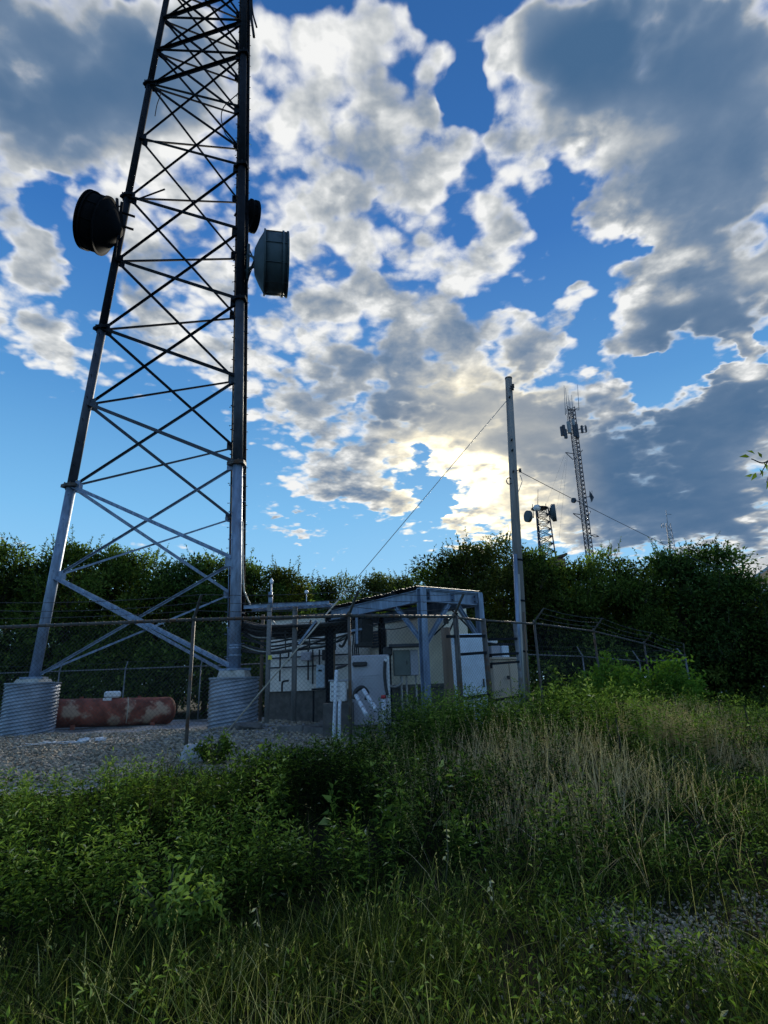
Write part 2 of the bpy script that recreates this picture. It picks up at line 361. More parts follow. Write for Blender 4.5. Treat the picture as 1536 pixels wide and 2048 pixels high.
class MB:
    """collects shapes in world coordinates, then links them as one mesh"""
    def __init__(s): s.v = []; s.f = []; s.sm = []
    def add(s, vs, fs, smooth_=False):
        k = len(s.v); s.v += [tuple(v) for v in vs]
        s.f += [tuple(i + k for i in f) for f in fs]; s.sm += [smooth_] * len(fs)
        return s
    def box(s, c, size, rz=0.0, M=None):
        c = Vector(c); hx, hy, hz = (q / 2 for q in size)
        rot = M or Matrix.Rotation(rz, 3, 'Z')
        vs = [c + rot @ Vector((a * hx, b * hy, d * hz)) for a in (-1, 1) for b in (-1, 1) for d in (-1, 1)]
        return s.add(vs, [(0, 1, 3, 2), (4, 6, 7, 5), (0, 4, 5, 1), (2, 3, 7, 6), (0, 2, 6, 4), (1, 5, 7, 3)])
    def bevel_box(s, c, size, rz=0.0, b=0.02):
        """box with all vertical and horizontal edges chamfered"""
        c = Vector(c); hx, hy, hz = (q / 2 for q in size); rot = Matrix.Rotation(rz, 3, 'Z')
        rings = []
        for z, k in ((-hz, b), (-hz + b, 0), (hz - b, 0), (hz, b)):
            X, Y = hx - k, hy - k
            rings.append([(X - b, Y, z), (X, Y - b, z), (X, -Y + b, z), (X - b, -Y, z), (-X + b, -Y, z), (-X, -Y + b, z), (-X, Y - b, z), (-X + b, Y, z)])
        vs = [c + rot @ Vector(v) for r_ in rings for v in r_]
        fs = [tuple(range(8)), tuple(range(31, 23, -1))]
        for q in range(3):
            for i in range(8):
                j = (i + 1) % 8; fs.append((q * 8 + i, q * 8 + 8 + i, q * 8 + 8 + j, q * 8 + j))
        return s.add(vs, fs)
    def prism(s, p0, p1, prof, ref=(0, 0, 1)):
        p0, p1 = Vector(p0), Vector(p1); a, b = frame(p1 - p0, ref); n = len(prof)
        vs = [p + a * x + b * y for p in (p0, p1) for x, y in prof]
        fs = [(i, (i + 1) % n, n + (i + 1) % n, n + i) for i in range(n)] + [tuple(range(n - 1, -1, -1)), tuple(range(n, 2 * n))]
        return s.add(vs, fs)
    def bar(s, p0, p1, w, t, ref=(0, 0, 1)):
        return s.prism(p0, p1, [(-w / 2, -t / 2), (w / 2, -t / 2), (w / 2, t / 2), (-w / 2, t / 2)], ref)
    def angle(s, p0, p1, w, t=0.012, ref=(0, 0, 1)):
        o = w * 0.3
        return s.prism(p0, p1, [(x - o, y - o) for x, y in ((0, 0), (w, 0), (w, t), (t, t), (t, w), (0, w))], ref)
    def ibeam(s, p0, p1, w, d, t=0.012, ref=(0, 0, 1)):
        W2, D2, T = w / 2, d / 2, t / 2
        return s.prism(p0, p1, [(-W2, -D2), (W2, -D2), (W2, -D2 + t), (T, -D2 + t), (T, D2 - t), (W2, D2 - t), (W2, D2), (-W2, D2), (-W2, D2 - t), (-T, D2 - t), (-T, -D2 + t), (-W2, -D2 + t)], ref)
    def tube(s, pts, r, n=8, cap=True):
        pts = [Vector(p) for p in pts]; k = len(pts)
        rs = r if isinstance(r, (list, tuple)) else [r] * k
        vs = []; a = None
        for i, p in enumerate(pts):
            d = (pts[min(i + 1, k - 1)] - pts[max(i - 1, 0)])
            d = d.normalized() if d.length > 1e-9 else Vector((0, 0, 1))
            if a is None: a, b = frame(d)
            else:
                a = (a - d * a.dot(d)).normalized()
            b = d.cross(a)
            for j in range(n):
                t = 2 * math.pi * j / n; vs.append(p + (a * math.cos(t) + b * math.sin(t)) * rs[i])
        fs = [(i * n + j, i * n + (j + 1) % n, (i + 1) * n + (j + 1) % n, (i + 1) * n + j) for i in range(k - 1) for j in range(n)]
        s.add(vs, fs, n > 4)
        if cap: s.f += []
        if cap:
            q = len(s.v) - k * n
            s.f += [tuple(q + j for j in range(n - 1, -1, -1)), tuple(q + (k - 1) * n + j for j in range(n))]; s.sm += [False, False]
        return s
    def lathe(s, prof, n, M=None, smooth_=True, wave=None):
        """prof: (radius, height) rows; M places it"""
        M = M or Matrix.Identity(4); k = len(prof); vs = []
        for r, z in prof:
            for j in range(n):
                t = 2 * math.pi * j / n
                rr = r + (wave(t, z) if wave else 0)
                vs.append(M @ Vector((rr * math.cos(t), rr * math.sin(t), z)))
        fs = [(i * n + j, i * n + (j + 1) % n, (i + 1) * n + (j + 1) % n, (i + 1) * n + j) for i in range(k - 1) for j in range(n)]
        s.add(vs, fs, smooth_)
        q = len(s.v) - k * n
        if prof[0][0] > 1e-4: s.f.append(tuple(q + j for j in range(n - 1, -1, -1))); s.sm.append(False)
        if prof[-1][0] > 1e-4: s.f.append(tuple(q + (k - 1) * n + j for j in range(n))); s.sm.append(False)
        return s
    def build(s, name, mat, parent=None, kind=None):
        me = bpy.data.meshes.new(name)
        o_ = base_of(parent)
        me.from_pydata([(v[0] - o_[0], v[1] - o_[1], v[2] - o_[2]) for v in s.v], [], s.f)
        me.polygons.foreach_set('use_smooth', s.sm)
        me.materials.append(mat); me.update()
        o = bpy.data.objects.new(name, me); COL.objects.link(o)
        if parent is not None: o.parent = parent
        if kind: o['kind'] = kind
        return o


def base_of(o):
    p = Vector((0, 0, 0))
    while o is not None:
        p = p + o.location; o = o.parent
    return p


def tag(o, label, cat, group=None, kind=None):
    if label: o['label'] = label
    if cat: o['category'] = cat
    if group: o['group'] = group
    if kind: o['kind'] = kind
    return o


def thing(name, label, cat, loc, group=None):
    o = bpy.data.objects.new(name, None); COL.objects.link(o)
    o.location = Vector(loc); o.empty_display_size = 0.2
    return tag(o, label, cat, group)


def solo(mb, name, mat, label, cat, loc, group=None):
    """a thing that is one mesh, its origin at its base"""
    loc = Vector(loc)
    me = bpy.data.meshes.new(name)
    me.from_pydata([(v[0] - loc.x, v[1] - loc.y, v[2] - loc.z) for v in mb.v], [], mb.f)
    me.polygons.foreach_set('use_smooth', mb.sm); me.materials.append(mat)
    o = bpy.data.objects.new(name, me); COL.objects.link(o); o.location = loc
    return tag(o, label, cat, group)


def copy_tree(o, parent=None):
    c = o.copy(); COL.objects.link(c)
    if parent is not None: c.parent = parent
    for ch in list(o.children): copy_tree(ch, c)
    return c


def sag(p0, p1, drop, n=12):
    p0, p1 = Vector(p0), Vector(p1)
    return [p0.lerp(p1, i / n) - Vector((0, 0, drop * 4 * (i / n) * (1 - i / n))) for i in range(n + 1)]


def bezier(pts, n=10):
    """smooth curve through points (Catmull-Rom)"""
    P = [Vector(p) for p in pts]; P = [P[0] * 2 - P[1]] + P + [P[-1] * 2 - P[-2]]
    out = []
    for i in range(1, len(P) - 2):
        for k in range(n):
            t = k / n
            out.append(0.5 * ((2 * P[i]) + (P[i + 1] - P[i - 1]) * t + (2 * P[i - 1] - 5 * P[i] + 4 * P[i + 1] - P[i + 2]) * t * t + (3 * P[i] - P[i - 1] - 3 * P[i + 1] + P[i + 2]) * t ** 3))
    return out + [P[-2]]


def array_mesh(name, V, F, mat, tint=None, smooth_=False):
    """V (n,3) floats, F (m,k) ints -> mesh datablock"""
    me = bpy.data.meshes.new(name)
    k = F.shape[1]
    me.vertices.add(len(V)); me.vertices.foreach_set('co', np.ascontiguousarray(V, np.float32).ravel())
    me.loops.add(F.size); me.loops.foreach_set('vertex_index', np.ascontiguousarray(F, np.int32).ravel())
    me.polygons.add(len(F)); me.polygons.foreach_set('loop_start', np.arange(0, F.size, k, dtype=np.int32))
    try: me.polygons.foreach_set('loop_total', np.full(len(F), k, np.int32))
    except Exception: pass
    me.polygons.foreach_set('use_smooth', np.full(len(F), smooth_))
    if tint is not None:
        a = me.attributes.new('tint', 'FLOAT', 'POINT'); a.data.foreach_set('value', np.ascontiguousarray(tint, np.float32))
    me.materials.append(mat); me.update(calc_edges=True)
    return me


def mesh_obj(name, me, parent=None, loc=None):
    o = bpy.data.objects.new(name, me); COL.objects.link(o)
    if parent is not None: o.parent = parent
    if loc is not None: o.location = loc
    return o


def unit(a): return a / np.maximum(np.linalg.norm(a, axis=-1, keepdims=True), 1e-9)


def leaves(P, D, N, L, Wd, tint, fold=0.25, droop=0.15):
    """folded lance-shaped leaves: base P, direction D, rough normal N"""
    D = unit(D); S = unit(np.cross(D, N)); N = np.cross(S, D)
    L = L[:, None]; Wd = Wd[:, None]
    mid = P + D * L * 0.45
    a = mid + S * Wd / 2 + N * Wd * fold
    b = mid - S * Wd / 2 + N * Wd * fold
    tip = P + D * L - N * L * droop
    V = np.stack([P, a, tip, b], 1).reshape(-1, 3)
    k = np.arange(len(P))[:, None] * 4
    F = np.concatenate([k + np.array([[0, 1, 2]]), k + np.array([[0, 2, 3]])], 1).reshape(-1, 3)
    return V, F, np.repeat(tint, 4)


def blades(P, az, lean, H, Wd, tint, curve=0.6):
    """grass blades of two bends, five triangles each"""
    n = len(P)
    dirv = np.stack([np.cos(az), np.sin(az), np.zeros(n)], 1); side = np.stack([-np.sin(az), np.cos(az), np.zeros(n)], 1)
    tw = npr.uniform(0, 6.283, n); side = np.stack([np.cos(tw), np.sin(tw), np.zeros(n)], 1)
    rows = []
    for t, w in ((0, 1.0), (0.4, 0.85), (0.75, 0.55), (1.0, 0.0)):
        out = (lean * t + curve * lean * t ** 2.5 * 1.6)[:, None] * H[:, None]
        upz = (t - 0.18 * curve * t ** 3 * (lean > 0.35))[:, None] * H[:, None]
        c = P + dirv * out + np.array([[0, 0, 1.0]]) * upz
        if w > 0: rows += [c - side * (Wd * w / 2)[:, None], c + side * (Wd * w / 2)[:, None]]
        else: rows += [c]
    V = np.stack(rows, 1).reshape(-1, 3)
    k = np.arange(n)[:, None] * 7
    tri = [[0, 1, 2], [1, 3, 2], [2, 3, 4], [3, 5, 4], [4, 5, 6]]
    F = np.concatenate([k + np.array([t]) for t in tri], 1).reshape(-1, 3)
    return V, F, np.repeat(tint, 7)


def joinm(parts):
    V = []; F = []; T = []; k = 0
    for v, f, t in parts:
        V.append(v); F.append(f + k); T.append(t); k += len(v)
    return np.concatenate(V), np.concatenate(F), np.concatenate(T)


# ---------------------------------------------------------------- materials
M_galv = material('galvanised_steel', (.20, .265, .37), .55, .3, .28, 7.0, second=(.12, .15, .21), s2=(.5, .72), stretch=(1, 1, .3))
M_dark = material('dark_and_backlit_steel', (.010, .012, .017), .75, 0, .3, 3.0, spec=.12)  # dark fittings; also carries the upper tower's backlit darkness as colour
M_mid = material('mid_grey_steel', (.045, .055, .075), .6, .2, .25, 3.0)  # halfway tone to the darkness painted into the upper tower
M_dish = material('dark_dish', (.006, .007, .009), .8, .0, .2, 2.0, spec=.06)
M_shroud = material('grey_shroud', (.05, .078, .095), .6, .05, .15, 2.5, second=(.025, .04, .05), s2=(.5, .75))
M_pier = material('corrugated_zinc', (.27, .31, .37), .48, .45, .25, 2.0, second=(.14, .15, .16), s2=(.52, .75))
M_conc = material('concrete', (.40, .39, .36), .9, 0, .2, 8.0, .3, 60)
M_fence = material('fence_steel', (.085, .08, .075), .65, .3, .3, 6.0, second=(.09, .05, .03), s2=(.5, .62))
M_mesh = material('fence_wire', (.075, .075, .075), .6, .35, .3, 6.0)
M_fencelight = material('fence_galvanised', (.17, .18, .19), .55, .4, .25, 6.0, second=(.11, .085, .065), s2=(.55, .7))
M_rust = material('rusty_tank', (.22, .062, .04), .85, 0, .5, 2.6, .25, 30, second=(.44, .30, .21), s2=(.51, .63))
M_white = material('white_paint', (.64, .66, .68), .5, 0, .08, 5.0)
M_pvc = material('white_pvc', (.58, .63, .70), .4, 0, .05, 5.0)
M_cream = material('cream_panel', (.68, .62, .50), .75, 0, .12, 1.2, .15, 25, second=(.34, .31, .27), s2=(.58, .8))
M_pale = material('pale_wall', (.70, .69, .65), .75, 0, .1, 1.5, .15, 25, second=(.4, .4, .38), s2=(.6, .8))
M_base = material('dark_foundation', (.10, .095, .09), .9, 0, .3, 5.0, .4, 30)
M_beige = material('beige_cabinet', (.50, .41, .32), .55, 0, .08, 2.0)
M_grey = material('grey_cabinet', (.36, .37, .42), .5, .1, .08, 3.0)
M_green = material('greygreen_box', (.12, .145, .13), .5, .1, .12, 3.0)
M_bluew = material('pale_blue_box', (.58, .68, .80), .45, .0, .08, 4.0)
M_black = material('black_rubber', (.02, .02, .022), .5, 0, .3, 6.0)
M_roofd = material('dark_roof_sheet', (.045, .05, .06), .65, .3, .35, 2.0)
M_wood = material('weathered_wood', (.15, .145, .14), .85, 0, .3, 6.0, .4, 30, stretch=(1, 1, .08))
M_woodd = material('brown_post', (.17, .12, .085), .85, 0, .3, 6.0, .4, 30, stretch=(1, 1, .08))
M_polew = material('pole_wood', (.22, .20, .185), .85, 0, .35, 9.0, .5, 40, stretch=(1, 1, .05), second=(.15, .085, .05), s2=(.56, .7))
M_wire = material('pale_cable', (.34, .34, .32), .5, .2, .1, 5)
M_tan = material('tan_cable', (.42, .38, .31), .6, 0, .1, 5)
M_yellow = material('yellow_tag', (.62, .55, .06), .5, 0, .1, 5)
M_red = material('red_cap', (.4, .03, .04), .5, 0, .1, 5)
M_far = material('far_steel', (.05, .06, .08), .6, .3, .2, 1.0)
M_farpale = material('far_pale_antenna', (.22, .25, .28), .6, 0, .1, 1.0)
M_farwhite = material('far_white_radome', (.70, .71, .72), .6, 0, .05, 1.0)
M_bark = material('bark', (.07, .055, .042), .9, 0, .35, 5.0, .5, 20)
M_rock = material('pale_rock', (.30, .31, .33), .9, 0, .25, 8.0, .5, 25)
M_stone = material('gravel_stone', (.17, .175, .185), .9, 0, .4, 9.0)
M_plastic = material('torn_plastic', (.52, .57, .63), .5, 0, .2, 6.0)
M_shingle = material('brown_shingles', (.09, .06, .045), .9, 0, .3, 3.0)
M_metalroof = material('grey_metal_roof', (.33, .36, .39), .5, .2, .1, 1.0)

# soil
M_soil = material('soil', (.022, .018, .012), .95, 0, .4, 1.5, .6, 18, second=(.016, .022, .008), s2=(.42, .6), spec=.05)
# gravel sheet with stone-sized relief
M_gravel = bpy.data.materials.new('gravel_sheet'); M_gravel.use_nodes = True
_B = NB(M_gravel.node_tree); _p = M_gravel.node_tree.nodes['Principled BSDF']
_co = _B.n('ShaderNodeTexCoord').outputs['Object']
_v = _B.n('ShaderNodeTexVoronoi'); _B.put(_v.inputs[0], _co); _v.inputs['Scale'].default_value = 17
_hs = _B.n('ShaderNodeSeparateColor'); _B.put(_hs.inputs[0], _v.outputs['Color'])
_c = _B.mix(_hs.outputs[0], (.11, .115, .12, 1), (.36, .37, .38, 1))
_c = _B.mix(_B.rng(_B.noise(_co, 0.7, 4)[0], .45, .7), _c, (.085, .08, .065, 1))
_B.put(_p.inputs['Base Color'], _c); _p.inputs['Roughness'].default_value = .9
_bn = _B.n('ShaderNodeBump'); _bn.inputs['Strength'].default_value = .9; _bn.inputs['Distance'].default_value = .03; _bn.invert = True
_B.put(_bn.inputs['Height'], _v.outputs['Distance']); _B.put(_p.inputs['Normal'], _bn.outputs[0])

# ---------------------------------------------------------------- ground and gravel pad
def axis(lo, hi, step, far_lo, far_hi):
    a = list(np.arange(lo, hi + 1e-6, step)); d = step; x = hi
    while x < far_hi: d *= 1.35; x += d; a.append(x)
    d = step; x = lo; b = []
    while x > far_lo: d *= 1.35; x -= d; b.append(x)
    return np.array(b[::-1] + a)


xs = axis(-12, 14, .14, -900, 900); ys = axis(0.5, 24, .14, -300, 1500)
GX, GY = np.meshgrid(xs, ys); GZ = hgt(GX, GY)
nx = len(xs)
idx = np.arange(len(xs) * len(ys)).reshape(len(ys), nx)
F4 = np.stack([idx[:-1, :-1], idx[:-1, 1:], idx[1:, 1:], idx[1:, :-1]], -1).reshape(-1, 4)
o = mesh_obj('ground', array_mesh('ground', np.stack([GX, GY, GZ], -1).reshape(-1, 3), F4, M_soil, smooth_=True)); o['kind'] = 'structure'


def pad_edge(x):
    """front edge of the gravel"""
    x = np.asarray(x, float)
    return 7.75 + 1.6 * smooth(-3.2, -0.2, x) + 1.4 * smooth(-0.3, 1.6, x) + 0.25 * np.sin(x * 1.7) + 0.14 * np.sin(x * 4.1 + 1)


px_ = np.arange(-17, 9.01, .16); tt = np.linspace(0, 1, 90)
PX, TT = np.meshgrid(px_, tt); PY = pad_edge(PX) + TT * (23.6 - pad_edge(PX)); PZ = hgt(PX, PY) + 0.012
nx = len(px_); idx = np.arange(nx * len(tt)).reshape(len(tt), nx)
F4 = np.stack([idx[:-1, :-1], idx[:-1, 1:], idx[1:, 1:], idx[1:, :-1]], -1).reshape(-1, 4)
o = mesh_obj('gravel_pad', array_mesh('gravel_pad', np.stack([PX, PY, PZ], -1).reshape(-1, 3), F4, M_gravel, smooth_=True)); o['kind'] = 'structure'

# loose stones on the pad (nobody could count them) and in the bare patches by the track
ico = np.array([[0, 0, 1], [.9, 0, .2], [-.3, .85, .25], [-.35, -.8, .2], [.3, .2, -.9], [-.7, .1, -.4], [.35, -.6, -.5]])
icoF = np.array([[0, 1, 2], [0, 2, 3], [0, 3, 1], [1, 4, 2], [2, 5, 3], [3, 6, 1], [1, 6, 4], [2, 4, 5], [3, 5, 6], [4, 6, 5]])


def stones(n, X, Y, lo, hi):
    s = npr.uniform(lo, hi, n) ** 1.0
    A = npr.normal(size=(n, 3, 3)); Q = np.linalg.qr(A)[0]
    sh = npr.uniform(.6, 1.1, (n, 1, 3)); jit = npr.normal(0, .12, (n, 7, 3))
    V = np.einsum('nij,nkj->nki', Q, (ico[None] + jit) * sh * s[:, None, None])
    V[:, :, 2] *= .75
    V += np.stack([X, Y, hgt(X, Y) + s * .25 + .01], -1)[:, None, :]
    F = (icoF[None] + (np.arange(n) * 7)[:, None, None]).reshape(-1, 3)
    return V.reshape(-1, 3), F, np.repeat(npr.uniform(0, 1, n), 7)


M_stones = bpy.data.materials.new('loose_stones'); M_stones.use_nodes = True
_B = NB(M_stones.node_tree); _p = M_stones.node_tree.nodes['Principled BSDF']
_t = _B.n('ShaderNodeAttribute', attribute_name='tint').outputs['Fac']
_B.put(_p.inputs['Base Color'], _B.mix(_t, (.10, .085, .06, 1), (.43, .375, .285, 1))); _p.inputs['Roughness'].default_value = .9
N = 26000
Y_ = 8.0 + (npr.uniform(0, 1, N) ** 1.7) * 9; X_ = npr.uniform(-10.5, 1.5, N)
k_ = Y_ > pad_edge(X_) - 0.12 * npr.uniform(0, 1, N) ** 2; X_, Y_ = X_[k_], Y_[k_]
o = mesh_obj('gravel_stones', array_mesh('gravel_stones', *(lambda a: (a[0], a[1], M_stones, a[2]))(stones(len(X_), X_, Y_, .014, .058)))); o['kind'] = 'stuff'
cx = [(1.75, 4.45, .28, .28, 1700), (1.95, 4.0, .2, .22, 400), (2.9, 4.9, .3, .15, 500), (4.35, 8.5, .5, .3, 420), (2.55, 4.55, .22, .14, 260), (1.0, 3.55, .25, .14, 220), (5.5, 9.4, .4, .2, 150)]
X_ = np.concatenate([npr.normal(a, c, n) for a, b, c, d, n in cx]); Y_ = np.concatenate([npr.normal(b, d, n) for a, b, c, d, n in cx])
o = mesh_obj('track_pebbles', array_mesh('track_pebbles', *(lambda a: (a[0], a[1], M_stones, a[2]))(stones(len(X_), X_, Y_, .005, .022)))); o['kind'] = 'stuff'

# ---------------------------------------------------------------- lattice tower
TC = Vector((-6.983, 19.057, 0)); TH = -0.24886; R0, TAP, ZB, SEC = 3.853, 0.05334, EYE + 0.60, 6.1
ANG = {'L': TH + R(210), 'R': TH + R(330), 'B': TH + R(90)}


def tw(leg, n):
    a = ANG[leg]; r = R0 - TAP * SEC * n
    return Vector((TC.x + r * math.cos(a), TC.y + r * math.sin(a), ZB + SEC * n))


tower = thing('lattice_tower', 'tall three-legged steel lattice tower with light grey foot and dark upper sections', 'tower', (TC.x, TC.y, ZB - .1))
NSEC = 8
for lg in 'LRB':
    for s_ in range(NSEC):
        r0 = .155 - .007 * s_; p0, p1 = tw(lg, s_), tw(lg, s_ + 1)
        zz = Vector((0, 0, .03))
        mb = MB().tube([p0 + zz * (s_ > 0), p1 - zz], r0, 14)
        leg = mb.build('leg', M_galv if s_ == 0 else (M_mid if s_ == 1 else M_dark), tower)  # backlit look of the upper sections is put into their steel colour
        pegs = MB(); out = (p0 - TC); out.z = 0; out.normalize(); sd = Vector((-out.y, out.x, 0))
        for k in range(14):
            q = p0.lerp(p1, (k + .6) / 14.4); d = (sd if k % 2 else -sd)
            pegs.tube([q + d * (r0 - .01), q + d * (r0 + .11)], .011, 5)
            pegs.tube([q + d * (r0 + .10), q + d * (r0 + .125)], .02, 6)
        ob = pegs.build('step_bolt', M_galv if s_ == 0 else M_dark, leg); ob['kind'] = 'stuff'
        # bolted triangular flange pair at the top of each section
        fl = MB()
        for dz in (-.028, .028):
            c = p1 + Vector((0, 0, dz)); vs = []
            for w in (-.022, .022):
                for j in range(6):
                    t = ANG[lg] + R(60) * j; rr = (.33 if j % 2 == 0 else .26) - .015 * s_
                    vs.append(c + Vector((rr * math.cos(t), rr * math.sin(t), w)))
            fl.add(vs, [tuple(range(5, -1, -1)), tuple(range(6, 12))] + [(j, (j + 1) % 6, 6 + (j + 1) % 6, 6 + j) for j in range(6)])
        for j in range(6):
            t = ANG[lg] + R(60) * j + R(30); c = p1 + Vector((.22 * math.cos(t), .22 * math.sin(t), 0))
            fl.tube([c - Vector((0, 0, .1)), c + Vector((0, 0, .1))], .022, 6)
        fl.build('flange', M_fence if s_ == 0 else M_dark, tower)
    # base plate
    MB().box(tw(lg, 0) - Vector((0, 0, .03)), (.62, .62, .06), ANG[lg]).build('base_plate', M_galv, tower)

levels = [0, .5, 1, 1.5, 2, 2.5, 3, 3.5, 4]
k = 4
while k < NSEC - .01: k += 1 / 3; levels.append(k)
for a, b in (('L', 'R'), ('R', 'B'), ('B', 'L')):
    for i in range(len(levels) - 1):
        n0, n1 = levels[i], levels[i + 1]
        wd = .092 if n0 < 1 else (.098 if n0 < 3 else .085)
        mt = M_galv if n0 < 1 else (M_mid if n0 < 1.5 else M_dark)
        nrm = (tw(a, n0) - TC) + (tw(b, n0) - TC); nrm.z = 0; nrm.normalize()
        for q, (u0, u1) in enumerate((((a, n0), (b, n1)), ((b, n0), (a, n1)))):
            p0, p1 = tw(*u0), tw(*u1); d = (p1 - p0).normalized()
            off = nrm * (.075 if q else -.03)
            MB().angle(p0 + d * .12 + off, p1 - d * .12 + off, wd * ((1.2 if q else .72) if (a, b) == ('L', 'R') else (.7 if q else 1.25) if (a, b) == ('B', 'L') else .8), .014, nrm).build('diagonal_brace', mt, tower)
        for lg, sg in ((a, 1), (b, -1)):
            p = tw(lg, n1); d = (tw(b, n1) - tw(a, n1)).normalized() * sg
            MB().box(p + d * .2 + nrm * .02, (.3, .018, .34), math.atan2(d.y, d.x)).build('gusset_plate', mt, tower)
        if n0 >= 4 or n1 in (4.0,):
            p0, p1 = tw(a, n1), tw(b, n1); d = (p1 - p0).normalized()
            MB().angle(p0 + d * .1, p1 - d * .1, .12, .014, nrm).build('horizontal_brace', mt, tower)
# cable ladder and feed lines following the right leg
rl0, rl1 = tw('R', 0), tw('R', NSEC)
rd = (rl1 - rl0).normalized()
side = Vector((1, 0, 0)); back = Vector((.25, .97, 0))


def rleg(z, dx, dy):
    t = (z - rl0.z) / rd.z
    return rl0 + rd * t + side * dx + back * dy


for dx, dy, r_ in ((-.30, .22, .020), (-.235, .25, .016), (-.19, .3, .016), (.02, .26, .024), (.055, .28, .022), (.09, .24, .02), (.10, .30, .022), (-.12, .33, .024), (.0, .34, .024), (-.06, .36, .024)):
    MB().tube([rleg(z, dx, dy) for z in (3.2 + .4 * abs(dx), 12, 22, 36, 49)], r_, 6).build('feed_line', M_dark, tower)
clips = MB()
for i in range(70):
    z = 3.6 + i * .62
    for x0, x1 in ((-.33, -.16), (.0, .13)):
        clips.bar(rleg(z, x0, .22), rleg(z, x1, .27), .045, .03)
    clips.tube([rleg(z + .3, .1, .2), rleg(z + .3, .21, .2)], .012, 5)
ob = clips.build('cable_clip', M_dark, tower); ob['kind'] = 'stuff'
for (px0, py0, px1, py1) in ():
    pass
# antenna stand-off rods on the left face (slender diagonals)
for (l0, n0), (l1, n1), f0, f1 in ((('L', 2.5), ('B', 2.0), 0, .72), (('L', 2.95), ('R', 3.05), -.02, .34), (('B', 2.35), ('R', 2.1), .1, .8)):
    p0, p1 = tw(l0, n0), tw(l1, n1)
    MB().tube([p0.lerp(p1, f0), p0.lerp(p1, f1)], .035, 6).build('tie_rod', M_dark, tower)
# loose wire ends
MB().tube(bezier([tw('L', 4) + Vector((.18, -.1, -.2)), tw('L', 4) + Vector((.55, -.1, -.5)), tw('L', 4) + Vector((.45, -.1, -1.3)), tw('L', 4) + Vector((.42, -.1, -1.9))], 6), .018, 5).build('loose_wire', M_dark, tower)
MB().tube(bezier([tw('R', 3.4) + Vector((-.1, -.2, 1.2)), tw('R', 3.4) + Vector((-.75, -.2, .3)), tw('R', 3.4) + Vector((-.62, -.2, -.8)), tw('R', 3.4) + Vector((-.15, -.2, -1.5))], 6), .02, 5).build('loose_wire', M_dark, tower)
MB().tube(bezier([rleg(36, .12, .2), rleg(31, .2, .1), rleg(29.3, .28, .0), rleg(27.6, .45, -.05)], 6), .06, 6).build('loose_wire', M_dark, tower)
MB().tube(bezier([rleg(36, .18, .2), rleg(31, .26, .1), rleg(29.3, .36, .0), rleg(28.2, .56, -.05)], 6), .04, 6).build('loose_wire', M_dark, tower)

# ---------------------------------------------------------------- piers
for lg, lab in (('L', 'squat corrugated metal culvert pier under the left tower leg beside the rusty tank'),
                ('R', 'squat corrugated metal culvert pier under the near tower leg by the shelter'),
                ('B', 'squat corrugated metal culvert pier under the hidden rear tower leg')):
    c = tw(lg, 0); g = h(c.x, c.y); top = c.z - .06
    rr = .645 if lg == 'R' else .72
    pier = thing('tower_pier', lab, 'pier', (c.x, c.y, g), 'corrugated piers under the tower legs')
    ptop = top - (.19 if lg == 'R' else .12)
    Mx = Matrix.Translation((c.x, c.y, 0))
    zz = np.arange(g - .35, ptop + .001, .0115)
    MB().lathe([(rr, float(z)) for z in zz], 72, Mx, True, lambda t, z: .021 * math.sin(2 * math.pi * z / .098 - 6 * t)).build('corrugated_casing', M_pier, pier)
    rm = MB(); rm.lathe([(rr + .03, ptop - .02), (rr + .03, ptop + .015), (rr - .04, ptop + .015), (rr - .04, ptop + .004), (0.0005, ptop + .004)], 48, Mx, False)
    rm.build('rim', M_pier, pier)
    w0, w1 = .38, .33
    vs = [(c.x + a * w, c.y + b * w, z) for w, z in ((w0, ptop + .0), (w1, top)) for a, b in ((-1, -1), (1, -1), (1, 1), (-1, 1))]
    MB().add(vs, [(0, 1, 5, 4), (1, 2, 6, 5), (2, 3, 7, 6), (3, 0, 4, 7), (4, 5, 6, 7), (3, 2, 1, 0)]).build('grout_pad', M_conc, pier)
# strap bands near the foot of the right leg
for z in (.35, .55, .62):
    p = tw('R', 0) + rd * z
    MB().lathe([(.165, -.02), (.175, -.02), (.175, .02), (.165, .02)], 14, Matrix.Translation(p), False).build('strap_band', M_galv, tower)

